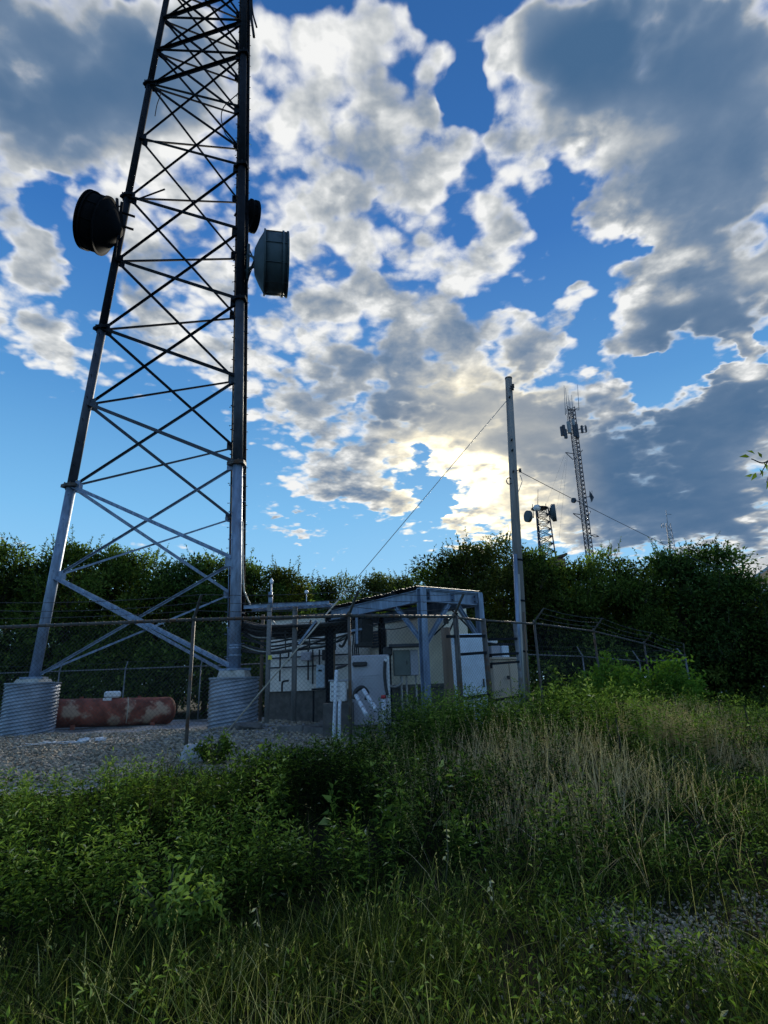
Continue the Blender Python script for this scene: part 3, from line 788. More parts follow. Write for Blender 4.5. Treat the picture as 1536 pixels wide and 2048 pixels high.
# ---------------------------------------------------------------- dish antennas on the tower
def ring_dish(name, label, loc, fwd, rad, depth, hub, mats, mount_to, closed=True, back=.16, upref=(0, 0, 1)):
    """drum-shrouded microwave dish opening along fwd; loc is the centre of the drum's back edge"""
    fwd = Vector(fwd).normalized(); a, b = frame(fwd, upref)
    M = Matrix((a, b, fwd)).transposed().to_4x4(); M.translation = Vector(loc)
    t = thing(name, label, 'antenna', Vector(loc), 'microwave dishes on the tower')
    MB().lathe([(.10, -hub - .03), (rad * back, -hub), (rad * (.55 + back * .4), -hub * .55), (rad * .97, -.02), (rad, 0.0), (rad - .012, .012), (rad * .5, -hub * .45), (.01, -hub + .08)], 40, M).build('reflector', mats[1], t)
    sh = MB().lathe([(rad, .0), (rad, depth), (rad - .012, depth), (rad - .012, .0)], 44, M).build('shroud', mats[0], t)
    for z in (0.0, depth * .8, depth):
        MB().lathe([(rad - .02, z - .03), (rad + .045, z - .03), (rad + .045, z + .03), (rad - .02, z + .03)], 44, M, False).build('rim', mats[0], sh)
    seam = MB()
    for k in range(10):
        q = 2 * math.pi * k / 10
        e = [M @ Vector(((rad + .008) * math.cos(q), (rad + .008) * math.sin(q), z)) for z in (.02, depth - .02)]
        seam.bar(e[0], e[1], .05, .012)
    seam.build('seam_strip', mats[0], sh)['kind'] = 'stuff'
    if closed:
        MB().lathe([(rad - .014, depth - .02), (rad * .6, depth - .005), (.001, depth)], 40, M).build('radome', mats[2], t)
    hubp = M @ Vector((0, 0, -hub))
    mt_ = Vector(mount_to)
    MB().tube([mt_ + Vector((0, 0, -.75)), mt_ + Vector((0, 0, .75))], .055, 10).build('mount_pipe', mats[1], t)
    for dz in (-.3, .3):
        MB().bar(mt_ + Vector((0, 0, dz)), hubp + b * dz * .6, .09, .06).build('mount_arm', mats[1], t)
        MB().tube([mt_ + Vector((0, 0, dz)), mt_ + Vector((0, 0, dz)) + (tower_axis(mt_.z) - mt_).normalized() * .5], .045, 8).build('clamp', mats[1], t)
    for s in (-1, 1):
        MB().tube([M @ Vector((rad * .75 * s, .1, -hub * .35)), mt_ + Vector((0, 0, -.6 * s))], .03, 6).build('strut', mats[1], t)
    MB().tube(bezier([hubp, hubp.lerp(mt_, .5) - Vector((0, 0, .35)), mt_ - Vector((0, 0, .9)), mt_ - Vector((0, 0, 1.8))], 6), .03, 6).build('waveguide', M_dark, t)
    return t


def tower_axis(z): return Vector((TC.x, TC.y, z))


# right hand drum: side on, opening to the right
q = at(508, 526, 16.9)
ring_dish('microwave_dish', 'grey drum dish antenna on the right of the tower opening to the right', at(529, 526, 16.9), (.97, .22, .02), 1.06, .78, .34,
          (M_shroud, M_shroud, M_dish), at(496, 524, 17.0), back=.42)
# small dark dish just above it, seen from behind
ring_dish('microwave_dish', 'small dark round dish directly above the grey drum antenna', at(499, 431, 17.6), (.82, .5, .1), .54, .22, .2,
          (M_dish, M_dish, M_dish), at(486, 431, 17.5))
# left hand drum seen from below and behind, tilted
q = at(190, 447, 17.4)
ring_dish('microwave_dish', 'big black drum dish hanging out beyond the left tower leg', q + Vector((.32, .1, -.05)), (-.86, -.2, .26), 1.02, .62, .62,
          (M_dish, M_dish, M_dish), at(240, 437, 17.55))
lm = MB(); p = at(236, 420, 17.6)
lm.tube([at(234, 398, 17.6), at(238, 480, 17.6)], .06, 8)
ob = solo(lm, 'antenna_mount_pipe', M_dark, 'short dark mounting pipe between the left tower leg and the black drum dish', 'pipe', at(238, 480, 17.6))

# ---------------------------------------------------------------- rusty propane tank, tarp scraps, rock
ta, tb = at(112, 1431, 19.3), at(336, 1412, 20.9)
ta.z = h(ta.x, ta.y) + .48; tb.z = h(tb.x, tb.y) + .48
ax = (tb - ta); Lt = ax.length; ax.normalize(); a, b = frame(ax)
tank = thing('propane_tank', 'long rust-red propane tank lying on the gravel beside the left pier', 'tank', (ta + tb) / 2 - Vector((0, 0, .48)))
M = Matrix((a, b, ax)).transposed().to_4x4(); M.translation = ta
rt_ = .44
prof = [(rt_ * math.sin(t), -.26 * math.cos(t)) for t in np.linspace(.001, math.pi / 2, 9)] + [(rt_, Lt * f) for f in (.25, .26, .5, .75, .76)] + [(rt_ * math.cos(t), Lt + .26 * math.sin(t)) for t in np.linspace(0, math.pi / 2 - .001, 9)]
MB().lathe(prof, 40, M).build('shell', M_rust, tank)
for z in (.02, Lt - .02): MB().lathe([(rt_ - .01, z - .02), (rt_ + .008, z - .02), (rt_ + .008, z + .02), (rt_ - .01, z + .02)], 40, M, False).build('weld_seam', M_rust, tank)
md = ta.lerp(tb, .47) + Vector((0, 0, rt_))
dm = MB(); dm.bevel_box(md + Vector((0, 0, .11)), (.50, .36, .22), math.atan2(ax.y, ax.x), .05); dm.build('valve_hood', M_white, tank)
MB().box(md + Vector((-.03, -.28, -.05)), (.26, .03, .12), math.atan2(ax.y, ax.x)).build('data_plate', M_white, tank)
st = MB(); pc = M @ Vector((0, 0, Lt * .61))
st.tube([pc + (a * math.cos(t) + b * math.sin(t)) * (rt_ + .012) for t in np.linspace(-.9, 3.6, 24)], .014, 6); st.build('strap', M_tan, tank)
for f in (.15, .85):
    c = ta.lerp(tb, f); MB().box(c - Vector((0, 0, .42)), (.14, .7, .14), math.atan2(ax.y, ax.x)).build('saddle', M_rust, tank)
for f in (.2, .72):
    c = ta.lerp(tb, f) + Vector((0, 0, rt_)); MB().box(c + Vector((0, 0, .02)), (.1, .05, .07)).build('lifting_lug', M_rust, tank)

c = at(128, 1487, 13.2); c.z = h(c.x, c.y)
scr = thing('plastic_scraps', 'torn strips of white plastic sheet lying on the gravel in front of the left pier', 'litter', c)
for k in range(9):
    sc = MB()
    x0 = c.x - .85 + k * .12 + rnd.uniform(-.1, .1); y0 = c.y - .25 + k * .06 + rnd.uniform(-.15, .15)
    pts = bezier([(x0 + i * .2, y0 + .05 * i + rnd.uniform(-.1, .1), h(x0 + i * .2, y0) + .05 + rnd.uniform(0, .05)) for i in range(4)], 3)
    for i in range(len(pts) - 1): sc.bar(pts[i], pts[i + 1] + (pts[i + 1] - pts[i]) * .1, .045 + .03 * rnd.random(), .006)
    sc.build('strip', M_plastic, scr)
for k in range(5):
    MB().box((c.x + .45 + rnd.uniform(-.2, .2), c.y + .2 + rnd.uniform(-.12, .12), h(c.x + .45, c.y + .2) + .07), (.2, .14, .05), rnd.uniform(0, 3), Matrix.Rotation(rnd.uniform(-.4, .4), 3, 'X') @ Matrix.Rotation(rnd.uniform(0, 3), 3, 'Z')).build('crumpled_sheet', M_plastic, scr)


def rock(label, px, py, Y, size, mat=M_rock):
    c = at(px, py, Y); c.z = h(c.x, c.y)
    bm = bmesh.new(); bmesh.ops.create_icosphere(bm, subdivisions=3, radius=1)
    for v in bm.verts:
        n = v.co.normalized(); k = 1 + .16 * math.sin(n.x * 3.1 + px) * math.sin(n.y * 3.7) + .1 * math.sin(n.z * 6 + n.x * 5) + rnd.uniform(-.03, .03)
        v.co = Vector((n.x * size[0], n.y * size[1], n.z * size[2])) * k + Vector((0, 0, size[2] * .6))
    me = bpy.data.meshes.new('rock'); bm.to_mesh(me); bm.free(); me.materials.append(mat)
    ob = bpy.data.objects.new('rock', me); COL.objects.link(ob); ob.location = c
    return tag(ob, label, 'rock')


rock('pale grey boulder at the edge of the weeds right of the front fence post', 386, 1522, 8.9, (.19, .15, .17))
rock('flat grey slab lying on the gravel at the foot of the near pier', 492, 1438, 14.9, (.42, .25, .10), M_base)

# ---------------------------------------------------------------- chain link fences
def link_mesh(mb, p0, p1, z0, z1, a=.034, r=.0019, sides=3):
    """woven wires between two posts; z0/z1 are the ground heights"""
    p0, p1 = Vector((p0[0], p0[1])), Vector((p1[0], p1[1])); L = (p1 - p0).length; d = (p1 - p0) / L
    nr = Vector((-d.y, d.x)); n = int(L / a); Hh = 2.06; m = int(Hh / a)
    V = []; F = []
    for i in range(n):
        base = len(V)
        for j in range(m + 1):
            u = (i + ((j + i) % 2)) * L / n; w = .004 * (1 if (j + i) % 2 else -1)
            g = z0 + (z1 - z0) * u / L
            q = (p0.x + d.x * u + nr.x * w, p0.y + d.y * u + nr.y * w, g + .03 + j * a)
            if sides == 3:
                V += [(q[0] + nr.x * r, q[1] + nr.y * r, q[2]), (q[0] - d.x * r, q[1] - d.y * r, q[2] - r * .3), (q[0] + d.x * r, q[1] + d.y * r, q[2] - r * .3)]
            else:
                V += [(q[0] - d.x * r, q[1] - d.y * r, q[2]), (q[0] + d.x * r, q[1] + d.y * r, q[2])]
        s = sides if sides == 3 else 2
        for j in range(m):
            k = base + j * s
            if s == 3: F += [(k, k + 1, k + 4, k + 3), (k + 1, k + 2, k + 5, k + 4), (k + 2, k, k + 3, k + 5)]
            else: F.append((k, k + 1, k + 3, k + 2))
    mb.add(V, F)


def fence(name, label, posts, H=2.13, arms=None, mats=(M_fence, M_fence, M_mesh), sides=3, strands=3, mesh=True, a=.034, post_r=.027, group=None, prail=.021, armlen=.44):
    t = thing(name, label, 'fence', (posts[0][0], posts[0][1], h(posts[0][0], posts[0][1])), group)
    tops = []; tips = []
    for i, p in enumerate(posts):
        x, y = p[0], p[1]; g = h(x, y); ln = p[2] if len(p) > 2 else (0, 0)
        top = Vector((x + ln[0], y + ln[1], g + H))
        mb = MB().tube([(x, y, g - .2), top], post_r, 10)
        mb.lathe([(post_r + .008, -.03), (post_r + .008, .02), (post_r * .7, .045), (.001, .055)], 10, Matrix.Translation(top))
        ob = mb.build('post', mats[0], t)
        ar = (arms[i] if arms else (.12, -.3, .42))
        tip = top + Vector(ar).normalized() * armlen
        MB().bar(top, tip, .04, .022).build('extension_arm', mats[0], ob)
        tops.append(top); tips.append(tip)
    for i in range(len(posts) - 1):
        p0, p1 = tops[i] - Vector((0, 0, .02)), tops[i + 1] - Vector((0, 0, .02))
        MB().tube([p0, p1], prail, 8).build('top_rail', mats[1], t)
        tie = MB(); n = int((p1 - p0).length / .13)
        for k in range(1, n):
            q = p0.lerp(p1, k / n); dd = (p1 - p0).normalized()
            tie.tube([q - dd * .014, q + dd * .014], prail + .007, 6)
        ob = tie.build('wire_tie', mats[2], t); ob['kind'] = 'stuff'
        for s_ in range(strands):
            f = (s_ + 1) / strands
            a0, a1 = tops[i].lerp(tips[i], f), tops[i + 1].lerp(tips[i + 1], f)
            pts = sag(a0, a1, .03 + .03 * rnd.random(), 10)
            mb = MB().tube(pts, .0045, 4)
            nb = int((a1 - a0).length / .13)
            for k in range(nb):
                q = a0.lerp(a1, (k + .5) / nb); fz = (k + .5) / nb; q = q - Vector((0, 0, .045 * 4 * fz * (1 - fz)))
                e = Vector((rnd.uniform(-1, 1), rnd.uniform(-1, 1), rnd.uniform(-1, 1))).normalized() * .022
                mb.add([q - e, q + e, q + e * .9 + Vector((0.004, 0, .006)), q - e * .9 + Vector((.004, 0, .006))], [(0, 1, 2, 3)])
            mb.build('barbed_wire', mats[2], t)
        if mesh:
            mb = MB(); link_mesh(mb, posts[i], posts[i + 1], h(*posts[i][:2]), h(*posts[i + 1][:2]), a=a, sides=sides)
            ob = mb.build('chain_link', mats[2], t); ob['kind'] = 'stuff'
    return t


P_front = [(-9.6, 9.43), (-6.45, 9.42), (at(384, 1300, 9.4).x, 9.40), (at(699, 1300, 9.42).x, 9.42), (at(910, 1260, 10.35).x, 10.35)]
fence('chain_link_fence', 'rusty chain link fence with barbed wire in front of the tower and gravel', P_front, arms=[(.2, -.25, .42)] * 5, prail=.026)
P_right = [(at(px, py, Y).x, Y) for px, py, Y in ((1070, 1262, 12.0), (1189, 1275, 14.0), (1290, 1298, 16.4), (1371, 1318, 18.7))]
fence('chain_link_fence', 'chain link fence with slanting barbed wire arms running right towards the trees', P_right, arms=[(.30, -.26, .42)] * 3 + [(.02, -.02, .5)], sides=2, mats=(M_fence, M_fence, M_mesh), a=.045, armlen=.36, post_r=.025)
P_back = [P_right[-1], (8.9, 21.3), (7.2, 22.2), (4.9, 22.0)]
fence('chain_link_fence', 'low far stretch of chain link fence behind the light green bush', P_back, H=2.0, arms=[(-.1, .3, .42)] * 4, sides=2, mats=(M_fencelight, M_fencelight, M_mesh), a=.07, strands=2)
P_far = [(-16.2, 24.6), (-13.2, 23.9), (-10.25, 23.2), (-7.3, 22.6 + .55), (-4.4, 22.9), (-1.5, 22.6)]
fence('chain_link_fence', 'far chain link fence in the dark behind the rusty tank', P_far, H=2.0, arms=[(.02, .25, .5)] * 6, sides=2, mats=(M_fencelight, M_fencelight, M_mesh), a=.07, strands=1, armlen=.3, prail=.024)

# gate leaves between the front fence and the pole
gate = thing('chain_link_gate', 'chain link gate with dark cross rails standing between grey posts by the white cabinet', 'gate', (1.22, 10.35, h(1.22, 10.35)))
gp = [(at(914, 1260, 10.4).x, 10.40), (at(971, 1262, 11.0).x, 11.0)]
GX0, GX1 = gp[0][0], gp[1][0]
for i, (x, y) in enumerate(gp):
    g = h(x, y); MB().tube([(x, y, g - .2), (x + (0 if i == 0 else -.03), y, g + 2.14)], .036 if i == 0 else .05, 12).build('gate_post', M_fence, gate)
for z in (1.82, 1.52, .78):
    MB().bar((GX0 - (.2 if z == 1.82 else 0), 10.2 if z == 1.82 else 10.40, h(1.3, 10.4) + z - .06), (GX1, 11.0, h(GX1, 11.0) + z), .05, .05).build('cross_rail', M_dark, gate)
MB().tube([(GX0, 10.40, h(GX0, 10.4) + 2.10), (GX1, 11.0, h(GX1, 11) + 2.10)], .021, 8).build('top_rail', M_fence, gate)
mb = MB(); link_mesh(mb, gp[0], gp[1], h(*gp[0]), h(*gp[1])); ob = mb.build('chain_link', M_mesh, gate); ob['kind'] = 'stuff'
g2 = thing('chain_link_gate', 'chain link panel with four dark rails between the leaning grey post and the utility pole', 'gate', (2.02, 11.0, h(2.02, 11.0)))
x0, y0, x1, y1 = GX1 + .06, 11.05, at(1037, 1300, 11.7).x, 11.7
MB().tube([(x1, y1, h(x1, y1) - .2), (x1 - .02, y1, h(x1, y1) + 2.12)], .042, 12).build('gate_post', M_fencelight, g2)
for z in (1.80, 1.52, 1.36, .72):
    MB().bar((x0, y0, h(x0, y0) + z - .05), (x1, y1, h(x1, y1) + z + .02), .045, .045).build('cross_rail', M_dark, g2)
MB().tube([(x0 - .06, y0 - .05, h(x0, y0) + 2.10), (P_right[0][0], 12.0, h(P_right[0][0], 12) + 2.10)], .021, 8).build('top_rail', M_fence, g2)
mb = MB(); link_mesh(mb, (x0, y0), (x1, y1), h(x0, y0), h(x1, y1)); ob = mb.build('chain_link', M_mesh, g2); ob['kind'] = 'stuff'
# thick brown wooden post in front of the shelter corner
p = at(900, 1390, 10.9); g = h(p.x, p.y)
solo(MB().tube([(p.x, p.y, g - .2), (p.x - .01, p.y, g + 2.0)], [.095, .085], 12), 'wooden_post', M_woodd, 'thick brown wooden post standing left of the gate in front of the cream shelter', 'post', (p.x, p.y, g))
# padlock chain lump on the rail
p = at(892, 1242, 10.45)
lk = MB(); lk.bevel_box(p, (.09, .06, .10), .3, .012)
lk.tube([p + Vector((.02 * math.cos(t) * 2, 0, .05 + .05 * math.sin(t))) for t in np.linspace(0, math.pi, 8)], .009, 6)
solo(lk, 'padlock', M_black, 'dark padlock hanging on the top rail beside the gate post', 'padlock', p)

# ---------------------------------------------------------------- steel canopy over the equipment
C0 = at(842, 1176, 13.0)
e1 = Vector((.81, .586, 0)).normalized(); e2 = Vector((-e1.y, e1.x, 0))
cz = C0.z
can = thing('steel_canopy', 'blue-grey steel frame canopy with a dark roof in front of the cream shelter', 'canopy', (C0.x, C0.y, h(C0.x, C0.y)))


def cp(u, v, z): return Vector((C0.x, C0.y, 0)) + e1 * u + e2 * v + Vector((0, 0, z))


CW, CLn = 1.78, 4.1
for (u, v), mt in (((0, 0), M_galv), ((CW, 0), M_galv), ((0, CLn), M_dark), ((CW, CLn), M_dark)):
    g = h(cp(u, v, 0).x, cp(u, v, 0).y)
    ob = MB().ibeam(cp(u, v, g - .1), cp(u, v, cz - (.02 if v == 0 else .02)), .155, .155, .016, e2).build('post', mt, can)
    MB().box(cp(u, v, g + .02), (.3, .3, .03), math.atan2(e1.y, e1.x)).build('base_plate', mt, ob)
bd = .27
for p0, p1 in ((cp(.09, 0, cz - .17), cp(CW - .09, 0, cz - .17)), (cp(0, .09, cz - .17), cp(0, CLn - .09, cz - .17)), (cp(CW, .09, cz - .17), cp(CW, CLn - .09, cz - .17)), (cp(.09, CLn, cz - .17), cp(CW - .09, CLn, cz - .17))):
    ob = MB().ibeam(p0, p1, .11, bd, .014).build('beam', M_galv, can)
    d = (p1 - p0).normalized(); nn = Vector((d.y, -d.x, 0))
    for f in (p0, (p0 + p1) / 2, p1):
        s = 1 if f is p0 else (-1 if f is p1 else 0)
        bl = MB()
        c = f + d * .08 * s + nn * .058
        MB().bar(c - Vector((0, 0, .1)), c + Vector((0, 0, .1)), .13, .012, d if s else d).build('splice_plate', M_galv, ob)
        for a_ in (-.03, .03):
            for b_ in (-.055, .055):
                q = c + d * a_ + Vector((0, 0, b_)); bl.tube([q - nn * .0, q + nn * .022], .016, 6)
        bo = bl.build('bolt', M_black, ob); bo['kind'] = 'stuff'
MB().bar(cp(-.06, .0, cz - .01), cp(CW + .06, 0, cz - .01), .16, .03).build('cap_channel', M_galv, can)
for u0, v0, u1, v1, zt, zb in ((0, .95, 0, .06, .32, 1.16), (.80, 0, .07, 0, .32, 1.22), (CW - .72, 0, CW - .06, 0, .32, 1.10)):
    MB().ibeam(cp(u0, v0, cz - zt), cp(u1, v1, cz - zb), .085, .085, .012).build('knee_brace', M_galv, can)
for u0, v0, z0, u1, v1, z1 in ((.4, .1, 1.02, 1.05, .1, .55), (.96, .06, .45, CW - .05, .06, 1.05), (.85, .1, .95, 1.15, .1, .5)):
    MB().tube([cp(u0, v0, cz - z0), cp(u1, v1, cz - z1)], .02, 8).build('brace_rod', M_dark, can)
# roof: ribbed dark sheets laid on purlins, the left edge overhanging unevenly
for k in range(9):
    v0 = .02 + k * (CLn + .15) / 9; v1 = v0 + (CLn + .15) / 9 - .012
    mb = MB(); ov = .10 + .05 * math.sin(k * 2.1)
    rows = []
    for i in range(9):
        v = v0 + (v1 - v0) * i / 8; dz = .022 * (i % 2)
        rows.append((cp(-ov, v, cz + .035 + dz), cp(CW + .1, v, cz + .045 + dz), cp(CW + .1, v, cz + .052 + dz), cp(-ov, v, cz + .042 + dz)))
    vs = [q for r_ in rows for q in r_]
    fs = [(i * 4 + j, i * 4 + (j + 1) % 4, i * 4 + 4 + (j + 1) % 4, i * 4 + 4 + j) for i in range(8) for j in range(4)] + [(3, 2, 1, 0), (32, 33, 34, 35)]
    mb.add(vs, fs).build('roof_sheet', M_roofd, can)
for v in (.9, 1.8, 2.7, 3.6):
    MB().bar(cp(-.05, v, cz - .0), cp(CW + .05, v, cz - .0), .06, .05).build('purlin', M_dark, can)

# ---------------------------------------------------------------- cream shelter
sh_u, K = 2.35, None
flr = EYE - .02


def on_left_face(px):
    """point of the shelter's left face seen at picture column px"""
    lo, hi_ = -3, 30
    for _ in range(50):
        v = (lo + hi_) / 2; q = cp(sh_u, v, 1.6)
        if pix(q)[0] > px: lo = v
        else: hi_ = v
    return lo


vK = on_left_face(896); vE = vK + 5.2
sht = EYE + 1.86
K0 = cp(sh_u, vK, 0); shel = thing('equipment_shelter', 'cream windowless equipment shelter behind the steel canopy', 'building', (K0.x, K0.y, h(K0.x, K0.y)))


def box_uv(u0, u1, v0, v1, z0, z1):
    m = MB(); vs = [cp(u, v, z) for z in (z0, z1) for u, v in ((u0, v0), (u1, v0), (u1, v1), (u0, v1))]
    return m.add(vs, [(3, 2, 1, 0), (4, 5, 6, 7), (0, 1, 5, 4), (1, 2, 6, 5), (2, 3, 7, 6), (3, 0, 4, 7)])


def lean_top(u0, u1, v0, v1, z0, za, zb):
    m = MB(); vs = [cp(u, v, z0) for u, v in ((u0, v0), (u1, v0), (u1, v1), (u0, v1))] + [cp(u0, v0, za), cp(u1, v0, zb), cp(u1, v1, zb), cp(u0, v1, za)]
    return m.add(vs, [(3, 2, 1, 0), (4, 5, 6, 7), (0, 1, 5, 4), (1, 2, 6, 5), (2, 3, 7, 6), (3, 0, 4, 7)])


lean_top(sh_u, sh_u + .85, vK, vE, flr, sht, sht + .32).build('wall', M_cream, shel)
lean_top(sh_u - .05, sh_u + .9, vK - .05, vE + .05, sht, sht + .02, sht + .06)
rf = MB(); vs = []
for dz in (.0, .05):
    for (u, z) in ((sh_u - .06, sht), (sh_u + .92, sht + .335)):
        for v in (vK - .06, vE + .06): vs.append(cp(u, v, z + dz + .003))
rf.add(vs, [(0, 1, 3, 2), (4, 6, 7, 5), (0, 4, 5, 1), (2, 3, 7, 6), (0, 2, 6, 4), (1, 5, 7, 3)]).build('roof', M_roofd, shel)
box_uv(sh_u + .05, sh_u + .8, vK + .05, vE - .05, .2, flr - .002).build('foundation', M_base, shel)
box_uv(sh_u - .02, sh_u - .001, vK, vK + .05, flr, sht - .003).build('corner_trim', M_pale, shel)
box_uv(sh_u - .03, sh_u - .002, vK, vE, flr - .04, flr + .05).build('sill_trim', M_base, shel)
# vent louvre on the left face, hidden half behind the canopy cables
lv = cp(sh_u - .03, vK + 3.0, EYE + 1.5)
for k in range(6):
    MB().bar(cp(sh_u - .035, vK + 2.7, EYE + 1.2 + k * .09), cp(sh_u - .035, vK + 3.5, EYE + 1.2 + k * .09), .07, .015, e1).build('louvre', M_roofd, shel)

# ---------------------------------------------------------------- second, paler shelter further left
a0, a1 = at(533, 1384, 19.4), at(722, 1382, 18.2)
a0.z = a1.z = EYE - .05
d1 = (a1 - a0); wl_ = d1.length; d1.normalize(); n1 = Vector((d1.y, -d1.x, 0))
she2 = thing('equipment_shelter', 'pale low shelter wall behind the cable bundle and wooden posts', 'building', (a0.x, a0.y, h(a0.x, a0.y)))


def sp(s, dpt, z): return Vector((a0.x, a0.y, 0)) + d1 * s - n1 * dpt + Vector((0, 0, z))


def box_sp(s0, s1, q0, q1, z0, z1):
    m = MB(); vs = [sp(s, q, z) for z in (z0, z1) for s, q in ((s0, q0), (s1, q0), (s1, q1), (s0, q1))]
    return m.add(vs, [(3, 2, 1, 0), (4, 5, 6, 7), (0, 1, 5, 4), (1, 2, 6, 5), (2, 3, 7, 6), (3, 0, 4, 7)])


box_sp(0, wl_, 0, 2.4, EYE - .05, EYE + 2.2).build('wall', M_pale, she2)
box_sp(-.08, wl_ + .08, -.1, 2.5, EYE + 2.203, EYE + 2.3).build('roof', M_roofd, she2)
box_sp(.05, wl_ - .05, .08, 2.3, .3, EYE - .053).build('foundation', M_base, she2)
box_sp(-.02, .05, -.03, -.002, EYE - .05, EYE + 2.19).build('corner_trim', M_base, she2)
for s in (1.05, 2.1): box_sp(s, s + .03, -.012, -.002, EYE - .04, EYE + 2.19).build('panel_joint', M_base, she2)

# unistrut frame with hanging bars on that wall
uf = thing('ground_bar_rack', 'dark rack of hanging straps fixed across the pale shelter wall', 'rack', sp(.3, -.12, EYE + .2))
for z in (.98, .68): MB().bar(sp(.08, -.1, EYE + z), sp(wl_ - .35, -.1, EYE + z), .04, .04).build('rail', M_dark, uf)
for px, y0, y1 in ((554, 1303, 1363), (575, 1303, 1322), (623, 1300, 1360), (634, 1300, 1368), (650, 1300, 1366)):
    s = (at(px, 1340, 18.9) - a0).dot(d1); z0 = at(px, y0, 18.9).z; z1 = at(px, y1, 18.9).z
    MB().bar(sp(s, -.14, z0), sp(s, -.14, z1), .055, .03, d1).build('hanging_strap', M_black, uf)
uf2 = MB(); uf2.bevel_box(sp((at(612, 1315, 18.7) - a0).dot(d1), -.12, at(612, 1313, 18.8).z), (.34, .16, .26), math.atan2(d1.y, d1.x), .02)
solo(uf2, 'junction_box', M_grey, 'small grey junction box hung on the strap rack of the pale shelter', 'box', sp((at(612, 1315, 18.7) - a0).dot(d1), -.12, at(612, 1324, 18.8).z))
c = at(653, 1310, 18.3)
solo(MB().bevel_box(c, (.28, .18, .32), .1, .02), 'junction_box', M_black, 'small black box at the right end of the strap rack', 'box', c - Vector((0, 0, .16)))

# pale blue meter cabinet on legs
c0 = at(641, 1376, 17.4); tz = at(641, 1330, 17.4).z
mc = thing('meter_cabinet', 'tall narrow pale blue cabinet standing before the pale shelter wall', 'cabinet', (c0.x, c0.y, c0.z))
MB().bevel_box((c0.x, c0.y, (c0.z + tz) / 2), (.24, .22, tz - c0.z), .1, .02).build('case', M_bluew, mc)
MB().box((c0.x, c0.y - .12, tz - .16), (.10, .03, .05), .1).build('handle', M_black, mc)
MB().box((c0.x, c0.y - .02, c0.z - .03), (.5, .4, .05), .1).build('shelf', M_dark, mc)
for s in (-.2, .2): MB().bar((c0.x + s, c0.y, c0.z - .06), (c0.x + s, c0.y, h(c0.x, c0.y) - .05), .05, .05).build('leg', M_dark, mc)
# wall pipe elbow
c = at(564, 1383, 18.2)
solo(MB().tube(bezier([c, c + Vector((0, 0, .22)), c + Vector((.05, 0, .29)), c + Vector((.2, .0, .31))], 5), .03, 8), 'pipe_elbow', M_black, 'black bent pipe low on the pale shelter wall', 'pipe', c)

# ---------------------------------------------------------------- ice bridge from tower to canopy
b0, b1 = at(496, 1217, 16.6), at(664, 1216, 16.2); b1.z = b0.z
ib = thing('ice_bridge', 'flat pale steel cable bridge running from the tower leg to the canopy', 'cable bridge', (b0.x, b0.y, h(b0.x, b0.y)))
dd = (b1 - b0).normalized(); nb = Vector((dd.y, -dd.x, 0))
for s in (-.3, .3): MB().ibeam(b0 + nb * s, b1 + nb * s, .05, .10, .01).build('rail', M_galv, ib)
n = 22
for k in range(n):
    q = b0.lerp(b1, (k + .5) / n); MB().bar(q - nb * .27, q + nb * .27, .045, .02).build('rung', M_galv, ib)
for px, pyb, Y, mt, w in ((537, 1421, 15.6, M_wood, .15), (589, 1409, 16.2, M_wood, .17), (660, 1400, 17.2, M_woodd, .09), (668, 1395, 16.6, M_woodd, .08), (524, 1420, 17.6, M_woodd, .12)):
    b = at(px, 1300, Y); g = h(b.x, b.y)
    ob = MB().tube([(b.x, b.y, g - .2), (b.x, b.y, b0.z - .06)], w / 2 * .85, 12).build('post', mt, ib)
# light strut clamped across the posts
p0, p1 = at(597, 1288, 16.0), at(633, 1241, 16.0)
MB().bar(p0, p1, .09, .05).build('strut', M_galv, ib)
MB().bar(at(612, 1278, 16.3), at(622, 1240, 16.3), .14, .03).build('strut', M_dark, ib)
c = at(540, 1315, 15.45)
solo(MB().box(c, (.10, .012, .11), 0.1), 'yellow_tag', M_yellow, 'small yellow tag on the wooden post beside the right tower pier', 'tag', c)
# gps antenna above the bridge
g0, g1 = at(541, 1216, 15.6), at(541, 1184, 15.6)
gps = thing('gps_antenna', 'thin white spike antenna with cone tip on a grey sleeve above the cable bridge', 'antenna', g0)
MB().tube([g0, g1], [.062, .055], 10).build('sleeve', M_galv, gps)
wt = at(543, 1165, 15.6)
MB().tube([(wt.x, wt.y, g0.z + .05), wt], .022, 8).build('mast', M_pvc, gps)
MB().lathe([(.02, -.05), (.045, -.02), (.05, .03), (.03, .09), (.001, .13)], 12, Matrix.Translation(wt)).build('cone_tip', M_pvc, gps)
MB().box(at(541, 1192, 15.54), (.14, .03, .05)).build('clamp', M_black, gps)
c = at(613, 1196, 16.5); c1 = at(613, 1184, 16.5)
mk = MB().tube([c - Vector((0, 0, .2)), c1], .012, 6); mk.lathe([(.001, -.06), (.045, -.04), (.06, 0), (.045, .04), (.001, .06)], 12, Matrix.Translation(c1))
solo(mk, 'ball_marker', M_pvc, 'small pale ball on a thin stick above the cable bridge', 'marker', c - Vector((0, 0, .2)))

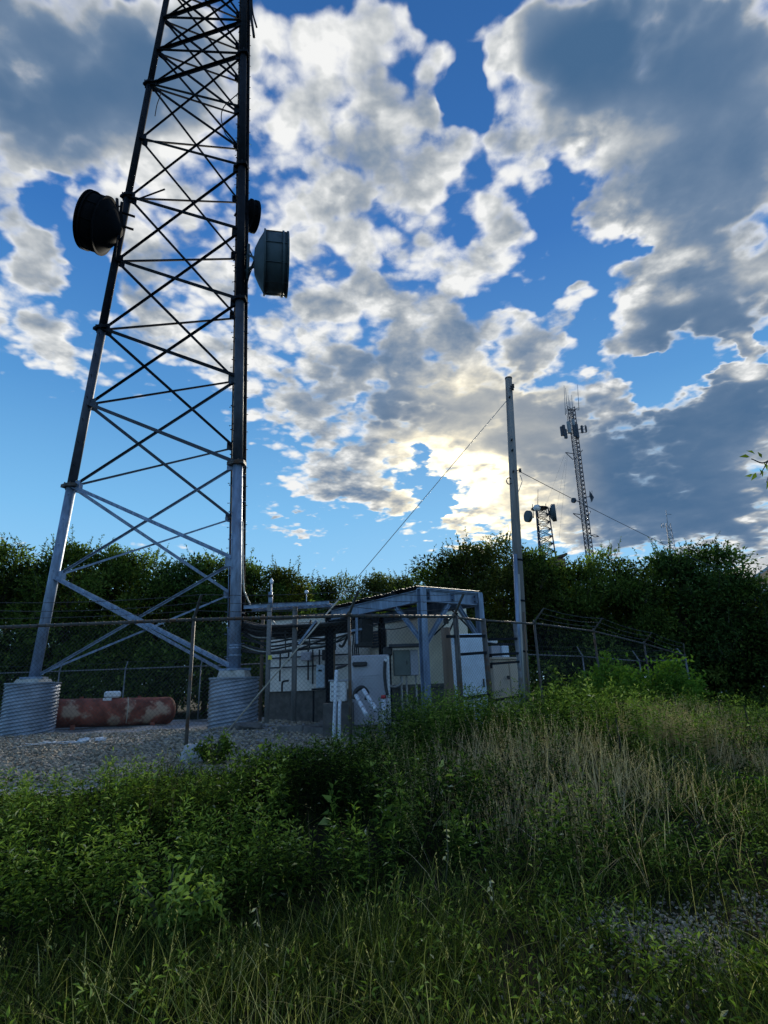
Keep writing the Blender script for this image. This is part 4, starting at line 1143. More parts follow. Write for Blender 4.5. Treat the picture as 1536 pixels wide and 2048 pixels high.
# feed cables swinging from the tower leg over to the shelter
cb = thing('cable_bundle', 'bundle of black and grey coaxial cables sagging from the tower leg to the shelter', 'cables', at(490, 1290, 16.6))
rows = [((484, 1262), (510, 1274), (536, 1277), (600, 1270), (660, 1262), (700, 1254), 'b'), ((484, 1268), (512, 1281), (540, 1284), (600, 1275), (668, 1276), (705, 1262), 'b'),
        ((496, 1266), (512, 1273), (534, 1274), (580, 1277), (640, 1282), (696, 1270), 't'), ((484, 1280), (508, 1282), (540, 1291), (596, 1284), (655, 1278), (700, 1266), 'b'),
        ((484, 1286), (506, 1293), (540, 1298), (600, 1287), (668, 1284), (712, 1262), 'b'), ((484, 1290), (510, 1299), (536, 1302), (590, 1296), (650, 1288), (705, 1268), 't'),
        ((484, 1297), (510, 1303), (540, 1304), (600, 1298), (660, 1288), (712, 1255), 'b'), ((486, 1249), (500, 1258), (540, 1262), (600, 1254), (660, 1252), (700, 1246), 'b'),
        ((486, 1252), (520, 1264), (560, 1265), (620, 1262), (680, 1258), (716, 1250), 'b'), ((486, 1240), (530, 1250), (570, 1256), (620, 1248), (680, 1250), (716, 1246), 'b'),
        ((484, 1301), (530, 1306), (570, 1303), (610, 1292), (660, 1270), (700, 1240), 'b'), ((546, 1240), (552, 1248), (562, 1249), (600, 1244), (660, 1243), (705, 1240), 't')]
for i, r_ in enumerate(rows):
    ptsw = [at(x, y + 1.5, 16.7 - .02 * i + (0.35 if j > 2 else 0.0) - .12 * j) for j, (x, y) in enumerate(r_[:-1])]
    MB().tube(bezier(ptsw, 8), .026 if r_[-1] == 'b' else .02, 7).build('cable', M_black if r_[-1] == 'b' else M_wire, cb)
for i in range(16):  # extra black cables, added for the darkness under the bridge
    yy = 1240 + 1.5 * i; Yc = 16.3 + .06 * i; w_ = [rnd.uniform(-3, 3) for _ in range(5)]
    ptsw = [at(x, yy + dy + w_[j], Yc - .1 * j) for j, (x, dy) in enumerate(((488, 6), (520, 12), (570, 12), (640, 8), (722, -2)))]
    MB().tube(bezier(ptsw, 7), .034, 7).build('cable', M_black, cb)
for px in (571, 619, 671): MB().bar(at(px, 1262, 16.35), at(px, 1300, 16.35), .05, .03).build('hanger', M_black, cb)
# pale line dropping from the leg onto the bridge
pts = [rleg(6.4, .22, -.1), at(487, 1165, 16.3), at(492, 1190, 16.3), at(500, 1208, 16.4), b0 + Vector((.08, 0, .06)), b0 + dd * .9 + Vector((0, 0, .06))]
solo(MB().tube(bezier(pts, 8), .022, 8), 'pale_cable', M_tan, 'single pale cable curving down from the tower leg onto the cable bridge', 'cable', b0)

# dark riser of cables and boxes left of the shelter wall
rs = thing('cable_riser', 'dark vertical mass of cables and boxes on the shelter wall beside the middle fence post', 'cables', at(725, 1340, 15.2))
MB().bevel_box(at(731, 1262, 15.2), (.36, .22, .62), .5, .03).build('box', M_black, rs)
MB().bevel_box(at(727, 1289, 15.0), (.40, .26, .14), .5, .02).build('lower_box', M_black, rs)
for k, (x0, x1) in enumerate(((706, 705), (710, 709), (714, 713), (718, 717))):
    MB().tube(bezier([at(x0, 1240, 14.9), at(x0 + 1, 1275, 14.9), at(x1, 1300, 14.8), at(x1 + 4, 1322, 14.4), at(x1 + 14, 1328, 14.1)], 6), .02, 7).build('cable', M_black, rs)
MB().bar(at(713, 1220, 14.7), at(714, 1288, 14.7), .06, .06).build('conduit', M_galv, rs)
MB().bar(at(700, 1262, 14.8), at(724, 1258, 14.8), .07, .05).build('bracket', M_galv, rs)
MB().tube(bezier([at(678, 1290, 16.0), at(684, 1293, 16), at(690, 1284, 16), at(697, 1268, 15.8), at(705, 1255, 15.6)], 6), .035, 8).build('cable', M_black, rs)

# large grey cabinet
cA, cB = at(704, 1396, 13.6), at(781, 1396, 13.7)
tz = at(760, 1309, 13.6).z; gz = h(cA.x, cA.y); wdt = (cB - cA).length; mid = (cA + cB) / 2
gc = thing('generator_cabinet', 'large pale grey generator cabinet with white corner strip left of the canopy post', 'cabinet', (mid.x, mid.y + .45, gz))
MB().bevel_box((mid.x, mid.y + .45, (gz + .18 + tz) / 2), (wdt, .9, tz - gz - .18), 0, .03).build('case', M_grey, gc)
MB().box((cB.x - .03, mid.y - .004, (gz + .25 + tz) / 2), (.05, .02, tz - gz - .32)).build('corner_strip', M_white, gc)
MB().box((mid.x, mid.y + .45, gz + .09), (wdt + .15, 1.0, .17)).build('base', M_wood, gc)
MB().bevel_box((mid.x - wdt * .28, mid.y - .03, at(725, 1328, 13.6).z), (.34, .10, .10), 0, .02).build('inlet_box', M_black, gc)
MB().tube(bezier([at(770, 1322, 13.5), at(769, 1345, 13.5), at(771, 1370, 13.5), at(775, 1390, 13.45)], 5), .035, 8).build('hose', M_black, gc)
MB().tube([at(772, 1318, 13.5), at(772, 1324, 13.5)], .04, 8).build('hose_fitting', M_white, gc)
for k in range(6):
    z = at(735, 1350 + k * 5, 13.6).z
    MB().bar((mid.x - .3, mid.y - .006, z), (mid.x + .2, mid.y - .006, z), .03, .02, (0, 1, 0)).build('louvre', M_grey, gc)
# small white cabinet with lid
cA, cB = at(660, 1404, 13.3), at(692, 1404, 13.3); tz = at(676, 1362, 13.3).z; mid = (cA + cB) / 2
wc = thing('white_cabinet', 'small white square cabinet behind the middle fence post next to the upright plastic pipe', 'cabinet', (mid.x, mid.y + .2, cA.z))
MB().bevel_box((mid.x, mid.y + .2, (cA.z + tz) / 2), ((cB - cA).length, .4, tz - cA.z), 0, .02).build('case', M_white, wc)
MB().box((mid.x, mid.y + .2, tz + .015), ((cB - cA).length + .06, .46, .03)).build('lid', M_grey, wc)
MB().box((mid.x, mid.y + .2, (cA.z + h(mid.x, mid.y)) / 2 - .03), ((cB - cA).length + .3, .5, cA.z - h(mid.x, mid.y))).build('plinth', M_base, wc)
for k in range(3): MB().box((mid.x - .05, mid.y - .01, cA.z + .12 + k * .1), (.2, .015, .03)).build('vent', M_grey, wc)


def pipe(name, label, pts, r, mat, cat='pipe', rings=0, group=None):
    t = solo(MB().tube(bezier(pts, 6), r, 12), name, mat, label, cat, min((Vector(p) for p in pts), key=lambda q: q.z), group)
    for k in range(rings):
        a_, b_ = Vector(pts[0]), Vector(pts[-1]); f = (k + 1) / (rings + 1); q = a_.lerp(b_, f); d_ = (b_ - a_).normalized()
        rg = MB().tube([q - d_ * .02, q + d_ * .02], r + .008, 12)
        me = bpy.data.meshes.new('coupling'); me.from_pydata([tuple(Vector(v) - t.location) for v in rg.v], [], rg.f); me.materials.append(M_grey)
        ob = bpy.data.objects.new('coupling', me); COL.objects.link(ob); ob.parent = t
    return t


b = at(667, 1424, 12.7); b.z = h(b.x, b.y) - .02
pipe('upright_pipe', 'tall upright white plastic pipe with a black elbow in front of the small white cabinet', [b, at(671, 1380, 12.75), at(673, 1340, 12.8)], .038, M_pvc)
solo(MB().tube(bezier([at(673, 1340, 12.8), at(675, 1336, 12.8), at(682, 1334, 12.9), at(692, 1330, 13.0)], 5), .03, 8), 'pipe_elbow', M_black, 'black elbow on top of the tall upright white pipe', 'pipe', at(673, 1340, 12.8))
b = at(678, 1430, 12.5); b.z = h(b.x, b.y) - .02
pipe('short_pipe', 'short white plastic stub pipe at the foot of the tall upright pipe', [b, at(679, 1416, 12.5), at(680, 1404, 12.6)], .034, M_pvc)
for (xa, ya, xb, yb, lab) in ((712, 1391, 733, 1430, 'left one of two leaning white plastic pipes below the grey cabinet'), (727, 1380, 752, 1419, 'right one of two leaning white plastic pipes below the grey cabinet')):
    b = at(xb, yb, 12.3); tpt = at(xa, ya, 12.9)
    pipe('leaning_pipe', lab, [tpt, (tpt + b) / 2, b], .042, M_pvc, rings=2)
solo(MB().tube(bezier([at(707, 1398, 13.0), at(712, 1382, 13.0), at(724, 1375, 13.0), at(734, 1385, 13.0), at(733, 1400, 13.0)], 7), .05, 10), 'black_hose', M_black, 'black hose looping over the two leaning white pipes', 'hose', at(707, 1398, 13.0))
c = at(767, 1412, 12.9); c.z = h(c.x, c.y); c1 = at(767, 1397, 12.9)
vt = thing('standpipe', 'short white standpipe with red cap below the grey cabinet', 'pipe', c)
MB().tube([c, c1], .045, 12).build('pipe', M_pvc, vt); MB().tube([c1, c1 + Vector((0, 0, .07))], [.062, .05], 12).build('cap', M_red, vt)

# grey-green electrical box under a dark shelf
cA, cB = at(788, 1352, 13.9), at(838, 1352, 13.9); tz = at(812, 1300, 13.9).z; mid = (cA + cB) / 2
eb = thing('electrical_box', 'grey-green electrical enclosure on conduits under a dark shelf beside the canopy post', 'box', (mid.x, mid.y, h(mid.x, mid.y)))
w = (cB - cA).length
MB().bevel_box((mid.x - w * .17, mid.y + .15, (cA.z + tz) / 2), (w * .66, .3, tz - cA.z), .05, .012).build('door', M_green, eb)
MB().bevel_box((mid.x + w * .33, mid.y + .17, (cA.z + tz) / 2), (w * .33, .3, tz - cA.z), .05, .012).build('side_panel', M_grey, eb)
MB().box((mid.x + .05, mid.y + .05, tz + .10), (w + .30, .55, .06)).build('shelf', M_roofd, eb)
MB().bevel_box((mid.x - w * .72, mid.y + .05, tz - .02), (.22, .22, .2), 0, .03).build('lamp_housing', M_black, eb)
MB().box((mid.x + .02, mid.y - .02, (cA.z + tz) / 2), (.02, .03, .08)).build('latch', M_black, eb)
for s in (-.12, .0, .22):
    MB().tube([(mid.x + s, mid.y + .1, cA.z), (mid.x + s, mid.y + .1, h(mid.x, mid.y) - .05)], .025, 8).build('conduit', M_wire, eb)
MB().tube(bezier([(mid.x - .1, mid.y + .08, cA.z - .02), (mid.x - .12, mid.y + .05, cA.z - .16), (mid.x - .28, mid.y + .05, cA.z - .24), (mid.x - .42, mid.y + .05, cA.z - .2)], 6), .03, 8).build('conduit', M_wire, eb)
for s in (-.38, .42): MB().bar((mid.x + s, mid.y + .3, tz + .07), (mid.x + s, mid.y + .3, h(mid.x, mid.y)), .07, .07).build('leg', M_dark, eb)
pts = sag(at(735, 1248, 14.6), at(826, 1248, 14.6), .13)
solo(MB().tube(pts, .012, 6), 'hanging_cable', M_black, 'thin black cable sagging across the cream shelter wall under the canopy', 'cable', pts[6])

# white cabinet behind the gate
cA, cB = at(921, 1400, 12.2), at(975, 1400, 12.4); tz = at(948, 1267, 12.3).z; mid = (cA + cB) / 2; g = h(mid.x, mid.y)
wd_ = thing('white_cabinet', 'tall white metal cabinet standing right behind the chain link gate', 'cabinet', (mid.x, mid.y + .3, g))
w = (cB - cA).length
MB().bevel_box((mid.x, mid.y + .3, (g + .03 + tz) / 2), (w, .6, tz - g - .03), .1, .02).build('case', M_bluew, wd_)
MB().bevel_box((mid.x, mid.y - .012, (g + .5 + tz) / 2), (w - .06, .03, tz - g - .6), .1, .008).build('door', M_bluew, wd_)
MB().box((mid.x + w * .36, mid.y - .02, g + 1.0), (.025, .05, .16), .1).build('handle', M_black, wd_)
MB().bevel_box((cA.x - .05, cA.y + .15, (g + tz) / 2 - .1), (.07, .07, tz - g - .25), .1, .01).build('side_conduit', M_pvc, wd_)

# beige cabinet and grey boxes right of the gate
cA, cB = at(979, 1390, 13.4), at(1046, 1390, 13.8); tz = at(1012, 1318, 13.6).z; mid = (cA + cB) / 2; g = h(mid.x, mid.y)
rz = math.atan2(cB.y - cA.y, cB.x - cA.x); w = (cB - cA).length
bc = thing('beige_cabinet', 'low beige two-door cabinet behind the dark rails next to the utility pole', 'cabinet', (mid.x, mid.y + .35, g))
for s, mt in ((-.25, M_beige), (.25, M_beige)):
    q = mid + Vector((math.cos(rz), math.sin(rz), 0)) * w * s
    MB().bevel_box((q.x, q.y + .33, (g + tz) / 2), (w / 2 - .012, .6, tz - g), rz, .015).build('body', mt, bc)
MB().box((mid.x, mid.y + .33, tz + .02), (w + .08, .7, .04), rz).build('lid', M_beige, bc)
MB().box(at(1017, 1355, 13.55), (.06, .04, .08)).build('latch', M_black, bc)
MB().box(at(986, 1333, 13.5), (.18, .03, .08), rz).build('vent', M_dark, bc)
for i, (xa, xb, ya, yb, mt, lab) in enumerate(((977, 996, 1292, 1314, M_grey, 'darker grey box on top of the beige cabinet'), (999, 1012, 1292, 1313, M_bluew, 'pale narrow box on top of the beige cabinet'), (974, 990, 1279, 1288, M_white, 'white flat box lying above the darker grey box by the gate'))):
    p0, p1 = at(xa, yb, 13.9), at(xb, ya, 13.9); c = (p0 + p1) / 2
    zb_ = tz + .04 if i < 2 else p0.z
    t = solo(MB().bevel_box((c.x, c.y, (zb_ + p1.z) / 2), (p1.x - p0.x, .3, p1.z - zb_), .3, .015), 'equipment_box', mt, lab, 'box', (c.x, c.y, zb_))
p0, p1 = at(972, 1287, 13.7), at(1034, 1289, 14.1)
shf = thing('shelf_rail', 'dark horizontal rack bars over the beige cabinet', 'rack', (p0.x, p0.y, p0.z))
MB().bar(p0, p1, .06, .05).build('bar', M_dark, shf)
MB().bar(p0 - Vector((0, 0, .30)), p1 - Vector((0, 0, .30)), .06, .05).build('bar', M_dark, shf)
for q in (p0, p1): MB().bar(q + Vector((0, .03, .03)), Vector((q.x, q.y + .03, h(q.x, q.y) - .02)), .06, .06).build('upright', M_dark, shf)

# timbers and scrap in front of the shelters
for i, (xa, xb, yy, Y, lab) in enumerate(((556, 606, 1420, 14.2, 'left weathered timber lying on the gravel before the shelters'), (608, 672, 1424, 13.7, 'middle weathered timber lying on the gravel before the shelters'), (682, 760, 1424, 13.0, 'right weathered timber lying on the gravel before the shelters'))):
    p0, p1 = at(xa, yy, Y), at(xb, yy, Y); p0.z = h(p0.x, p0.y) + .08; p1.z = h(p1.x, p1.y) + .08
    solo(MB().bar(p0, p1, .16, .15), 'timber', M_wood, lab, 'timber', (p0 + p1) / 2 - Vector((0, 0, .08)), 'timbers edging the gravel')
for i in range(6):
    q = at(600 + i * 10, 1402 + (i % 3) * 4, 15.0 - .2 * (i % 3)); q2 = q + Vector((.9 + .1 * i, .1 * (i % 2), .02 * (i % 3)))
    z = h(q.x, q.y) + .06 + .07 * (i // 2); q.z = z; q2.z = z + .02
    solo(MB().bar(q, q2, .09, .045), 'scrap_plank', M_wood, 'weathered plank in the low heap of scrap under the cable bundle', 'plank', (q + q2) / 2 - Vector((0, 0, .03)), 'planks heaped under the cable bundle')

# ---------------------------------------------------------------- utility pole, guy and service wire
pb, pt = at(1043, 1372, 12.25), at(1017, 757, 12.45)
pb.z = h(pb.x, pb.y)
pole = thing('utility_pole', 'tall bare wooden utility pole with grey conduit strapped to its side', 'pole', pb)
MB().tube([pb - Vector((0, 0, .3)), pb.lerp(pt, .5), pt], [.118, .102, .082], 16).build('shaft', M_polew, pole)
dp = (pt - pb).normalized()
cd = MB()
for k, (dx, top, r_, mt) in enumerate(((-.10, .455, .042, M_galv), (-.04, .40, .030, M_wire))):
    a_ = pb + Vector((dx, -.11, .0)); b_ = pb.lerp(pt, top) + Vector((dx * .75 + .01, -.095, 0))
    MB().tube([a_ - Vector((0, 0, .1)), b_], r_, 10).build('conduit', mt, pole)
MB().tube([pb + Vector((.06, -.14, 0)), pb.lerp(pt, .30) + Vector((.055, -.12, 0))], .014, 6).build('ground_wire', M_red if False else M_woodd, pole)
for f in (.08, .2, .33, .44):
    q = pb.lerp(pt, f); MB().tube([q - dp * .02, q + dp * .02], .135 - .045 * f, 16).build('strap_band', M_dark, pole)
lp = pb.lerp(pt, .665)
q = at(1021, 962, 12.2)
MB().tube([q + Vector((.06 * math.cos(t) - .03, 0, .075 * math.sin(t))) for t in np.linspace(.6, 5.6, 14)], .012, 6).build('wire_loop', M_black, pole)
MB().tube(bezier([at(1040, 950, 12.2), at(1044, 962, 12.2), at(1040, 975, 12.2), at(1036, 985, 12.2)], 5), .008, 6).build('drip_loop', M_wire, pole)
for (px, py) in ((1040, 941), (1026, 772), (1025, 777)):
    q = at(px, py, 12.3)
    MB().tube([q - Vector((.07, 0, 0)), q + Vector((.03, 0, 0))], .012, 6).build('insulator_pin', M_black, pole)
    MB().lathe([(.012, -.045), (.035, -.04), (.024, -.015), (.036, .0), (.024, .015), (.035, .04), (.012, .045)], 12, Matrix.Translation(q)).build('insulator', M_black, pole)
for py in (800, 885, 905, 945):
    q = pb.lerp(pt, (1372 - py) / 615); MB().tube([q + Vector((-.02, -.085, 0)), q + Vector((-.02, -.15, 0))], .022, 8).build('bolt', M_black, pole)
MB().tube([pt - dp * .02, pt + dp * .012], .088, 16).build('pole_cap', M_woodd, pole)

gA = at(1012, 803, 12.35); gB = at(428, 1481, 11.75); gB.z = h(gB.x, gB.y)
gw_ = thing('guy_wire', 'straight guy wire slanting from the pole top down to the gravel by the near pier', 'wire', gB)
MB().tube([gA, gB], .0085, 6).build('strand', M_wire, gw_)
f0 = gB.lerp(gA, .40); MB().tube([gB.lerp(gA, .02), f0], .015, 8).build('guard', M_tan, gw_)
MB().tube([gB - Vector((0, 0, .1)), gB.lerp(gA, .03)], .02, 8).build('anchor_rod', M_dark, gw_)
sA = at(1041, 944, 12.25); sB = at(1600, 1205, 31.0)
solo(MB().tube(sag(sA, sB, .22, 24), [.0075] * 25, 6), 'service_cable', M_far, 'twisted service cable running from the pole down to the right into the trees', 'cable', sB)

# ---------------------------------------------------------------- distant masts
def far_lattice(t, base, top, w0, w1, n, rleg_, rbr, mat, sides=3):
    base = Vector(base); top = Vector(top)
    def pt_(k, f):
        w = w0 + (w1 - w0) * f; q = base.lerp(top, f); an = R(100) + 2 * math.pi * k / sides
        return q + Vector((w / 1.73 * math.cos(an), w / 1.73 * math.sin(an), 0))
    for k in range(sides): MB().tube([pt_(k, 0), pt_(k, 1)], rleg_, 6).build('leg', mat, t)
    mb = MB()
    for i in range(n):
        for k in range(sides):
            a_, b_ = k, (k + 1) % sides
            mb.tube([pt_(a_, i / n), pt_(b_, (i + 1) / n)], rbr, 4, False); mb.tube([pt_(b_, i / n), pt_(a_, (i + 1) / n)], rbr, 4, False)
            mb.tube([pt_(a_, i / n), pt_(b_, i / n)], rbr, 4, False)
    ob = mb.build('bracing', mat, t); ob['kind'] = 'stuff'
    return pt_


Ym = 88.0
mb0 = at(1176, 1125, Ym); mt0 = at(1144, 850, Ym); mt0.x = mb0.x + (mt0.x - mb0.x) * .9
zb = Vector((mb0.x, mb0.y, 0.2))
mast = thing('guyed_mast', 'slender distant guyed mast crowded with antennas behind the trees right of the pole', 'mast', zb)
mtop = at(1140, 815, Ym)
mtop.x = zb.x + (mtop.x - zb.x)
far_lattice(mast, zb, (mtop.x, mtop.y, mtop.z), 1.25, 1.25, 62, .075, .035, M_far)
MB().tube([mb0 + Vector((.2, -.5, 0)), mtop + Vector((.2, -.5, -1))], .09, 6).build('cable_run', M_far, mast)
for (x0, y0, x1, y1) in ((1131, 905, 1146, 919), (1165, 900, 1150, 919), (1146, 1027, 1164, 1040), (1181, 1022, 1172, 1042), (1131, 905, 1150, 908), (1146, 1027, 1166, 1030)):
    MB().tube([at(x0, y0, Ym - .3), at(x1, y1, Ym)], .07, 5).build('torque_arm', M_far, mast)
gm = MB()
for (x0, y0, x1, y1, Yb) in ((1129, 910, 1092, 1010, 95), (1133, 910, 1100, 1090, 70), (1136, 900, 1118, 1080, 80)):
    MB().tube([at(x0, y0, Ym), at(x1, y1, Yb)], .010, 4).build('guy_wire', M_far, mast)
for (px, y0, y1) in ((1131, 830, 771), (1134, 812, 776), (1139, 822, 790), (1146, 828, 790), (1158, 820, 769), (1142, 832, 800)):
    solo(MB().tube([at(px, y0, Ym), at(px - 3, y1, Ym)], [.055, .03], 6), 'whip_antenna', M_farpale, 'thin upright whip antenna on top of the distant guyed mast', 'antenna', at(px, y0, Ym), 'whip antennas on the guyed mast')
hd = MB()
for (x0, y0, x1, y1) in ((1130, 818, 1158, 820), (1142, 822, 1158, 815), (1125, 862, 1172, 858), (1124, 868, 1173, 865), (1122, 856, 1144, 866), (1146, 866, 1172, 850), (1133, 820, 1136, 845), (1142, 818, 1147, 850)):
    MB().tube([at(x0, y0, Ym - .4), at(x1, y1, Ym)], .05, 5).build('headframe_bar', M_far, mast)
for (px, y0, y1, w, mt) in ((1123, 853, 872, .30, M_far), (1128, 850, 872, .45, M_far), (1131, 858, 877, .5, M_far), (1138, 843, 866, .55, M_farpale), (1149, 850, 873, .5, M_far), (1154, 848, 876, .45, M_far), (1164, 851, 866, .3, M_far), (1172, 852, 864, .2, M_far), (1147, 838, 856, .35, M_farpale)):
    p0, p1 = at(px, y1, Ym - .8), at(px, y0, Ym - .8)
    solo(MB().bevel_box((p0 + p1) / 2, (w, .35, p1.z - p0.z), .2, .05), 'panel_antenna', mt, 'upright panel antenna in the cluster near the top of the distant guyed mast', 'antenna', p0, 'panel antennas on the guyed mast')


def far_dish(label, px, py, Y, rad, dep, fwd, mat, parent_pt, name='far_dish'):
    c = at(px, py, Y); fwd = Vector(fwd).normalized(); a_, b_ = frame(fwd)
    M = Matrix((a_, b_, fwd)).transposed().to_4x4(); M.translation = c
    t = thing(name, label, 'antenna', c)
    MB().lathe([(.1, -dep * .8), (rad * .6, -dep * .5), (rad, 0), (rad, dep), (rad * .96, dep), (.01, dep * 1.05)], 28, M, False).build('drum', mat, t)
    MB().tube([c - fwd * dep * .7, Vector(parent_pt)], .07, 6).build('bracket', M_far, t)
    return t


far_dish('small round dish on the left side of the distant guyed mast', 1149, 1001, Ym, .42, .35, (-.9, -.4, 0), M_far, at(1158, 1003, Ym))
c = at(1181, 993, Ym)
gd = thing('grid_dish', 'tilted square grid antenna on the right side of the distant guyed mast', 'antenna', c)
gg = MB()
for k in range(9):
    f = -1 + k / 4
    w = .9 * (1 - abs(f)) + .02
    gg.tube([c + Vector((f * .35 + .1, -w * .3, f * .9 + w * .15)), c + Vector((f * .1 + .1 + w * .4, w * .3, f * .9 - w * .25))], .03, 4)
ob = gg.build('grid', M_far, gd); ob['kind'] = 'stuff'
vs = [c + Vector(v) for v in ((.0, 0, .95), (.55, 0, -.15), (.1, 0, -.95), (-.15, 0, .1))]
gf = MB(); vs2 = [v + Vector((0, .12, 0)) for v in vs]
gf.add(vs + vs2, [(0, 1, 2, 3), (7, 6, 5, 4), (0, 4, 5, 1), (1, 5, 6, 2), (2, 6, 7, 3), (3, 7, 4, 0)]).build('panel', M_far, gd)
MB().tube([c, at(1168, 995, Ym)], .06, 6).build('bracket', M_far, gd)
vs = [at(1181, 1071, Ym), at(1190, 1069, Ym), at(1198, 1073, Ym), at(1190, 1074, Ym)]
lg_ = MB()
for i in range(4): lg_.tube([vs[i], vs[(i + 1) % 4]], .045, 5)
lg_.tube([vs[0], vs[2]], .045, 5)
lg_.tube([vs[0], at(1172, 1071, Ym)], .045, 5)
solo(lg_, 'loop_antenna', M_far, 'small diamond loop antenna low on the right of the distant guyed mast', 'antenna', vs[0])

Yd = 62.0
zb = at(1088, 1115, Yd); tp = at(1079, 1017, Yd)
dt = thing('dish_tower', 'distant lattice tower with two big drum dishes peeking over the trees right of the pole', 'tower', (zb.x, zb.y, .3))
far_lattice(dt, (zb.x, zb.y, .3), (tp.x + .1, tp.y, tp.z), 2.9, 1.45, 24, .075, .035, M_far)
MB().lathe([(.9, -.04), (.95, -.04), (.95, .04), (.9, .04)], 12, Matrix.Translation(tp), False).build('top_ring', M_far, dt)
for dx in (-.75, .75): MB().tube([tp + Vector((dx, 0, -1.0)), tp + Vector((dx, 0, .55))], .04, 6).build('rail_post', M_far, dt)
solo(MB().tube([tp + Vector((-.2, 0, 0)), at(1076, 978, Yd)], [.04, .02], 6), 'whip_antenna', M_far, 'single whip antenna on the distant dish tower', 'antenna', tp)
far_dish('drum dish on the right of the distant dish tower, the larger one', 1104, 1026, Yd, .98, .42, (.9, -.3, 0), M_shroud, at(1092, 1028, Yd))
far_dish('drum dish on the left of the distant dish tower, the smaller one', 1059, 1033, Yd, .66, .35, (-.9, -.3, 0), M_shroud, at(1068, 1035, Yd))
c = at(1074, 1016, Yd - .5)
solo(MB().lathe([(.001, -.42), (.3, -.3), (.42, 0), (.3, .3), (.001, .42)], 20, Matrix.Translation(c)), 'round_radome', M_farwhite, 'small round white radome on top of the distant dish tower', 'antenna', c - Vector((0, 0, .42)))

Yt = 125.0
zb = at(1340, 1100, Yt); tp = at(1335, 1047, Yt)
ft_ = thing('far_lattice_mast', 'faint third mast far away above the right hand trees', 'mast', (zb.x, zb.y, .3))
far_lattice(ft_, (zb.x, zb.y, .3), tp, 2.3, 1.0, 20, .08, .045, M_farpale)
MB().tube([tp, at(1332, 1020, Yt)], .06, 6).build('top_pole', M_farpale, ft_)
for (x0, y0, x1, y1) in ((1333, 1028, 1343, 1029), (1321, 1052, 1332, 1052), (1323, 1046, 1323, 1056), (1327, 1046, 1327, 1056)):
    MB().tube([at(x0, y0, Yt), at(x1, y1, Yt)], .06, 5).build('yagi_bar', M_farpale, ft_)

# house and shed half hidden in the trees
ev_, rg0 = at(1486, 1170, 40.0), at(1590, 1098, 40.0); c = Vector((rg0.x - 3, 40, 0)); g = h(c.x, c.y)
hs = thing('house', 'grey roofed house glimpsed through the trees at the right edge', 'house', (c.x + 3, c.y + 4, g))
hw = MB(); hw.box((c.x + 3, c.y + 4, (g + ev_.z) / 2 - .05), ((rg0.x - ev_.x) * 2 - .8, 8, ev_.z - g)); hw.build('wall', M_pale, hs)
wr = rg0.x - ev_.x
rf = MB(); rx = c.x + 3
ev, rg_ = ev_.z, rg0.z
vs = []
for y in (c.y - .5, c.y + 8.5):
    for dz in (0, .2): vs += [(rx - wr, y, ev + dz), (rx, y, rg_ + dz), (rx + wr, y, ev + dz)]
rf.add(vs, [(3, 4, 1, 0), (4, 5, 2, 1), (6, 7, 10, 9), (7, 8, 11, 10), (9, 10, 4, 3), (10, 11, 5, 4), (0, 1, 7, 6), (1, 2, 8, 7), (0, 6, 9, 3), (2, 5, 11, 8)]).build('roof', M_metalroof, hs)
c = at(1117, 1116, 66.0)
sd_ = thing('cabin', 'small brown roofed cabin peeking over the trees at the foot of the guyed mast', 'house', (c.x, c.y, h(c.x, c.y)))
MB().box((c.x, c.y + 1.5, (c.z - .2) / 2 + .2), (1.7, 2.4, c.z - .2)).build('wall', M_woodd, sd_)
MB().add([(c.x - 1.2, c.y, c.z - .2), (c.x + 1.1, c.y, c.z + .35), (c.x + 1.1, c.y + 3, c.z + .35), (c.x - 1.2, c.y + 3, c.z - .2), (c.x - 1.2, c.y, c.z), (c.x + 1.1, c.y, c.z + .6), (c.x + 1.1, c.y + 3, c.z + .6), (c.x - 1.2, c.y + 3, c.z)],
         [(3, 2, 1, 0), (4, 5, 6, 7), (0, 1, 5, 4), (1, 2, 6, 5), (2, 3, 7, 6), (3, 0, 4, 7)]).build('roof', M_shingle, sd_)

# ---------------------------------------------------------------- trees
M_tree = leaf_material('tree_leaves', ((0, (.010, .018, .006)), (.45, (.085, .135, .030)), (.8, (.19, .26, .055)), (1, (.20, .25, .06))), .38)
M_tree2 = leaf_material('bluegreen_tree_leaves', ((0, (.009, .019, .007)), (.45, (.062, .118, .032)), (1, (.13, .20, .06))), .36)
M_treew = leaf_material('warm_tree_leaves', ((0, (.014, .02, .006)), (.45, (.065, .085, .022)), (.85, (.15, .17, .045)), (1, (.22, .22, .08))), .42)


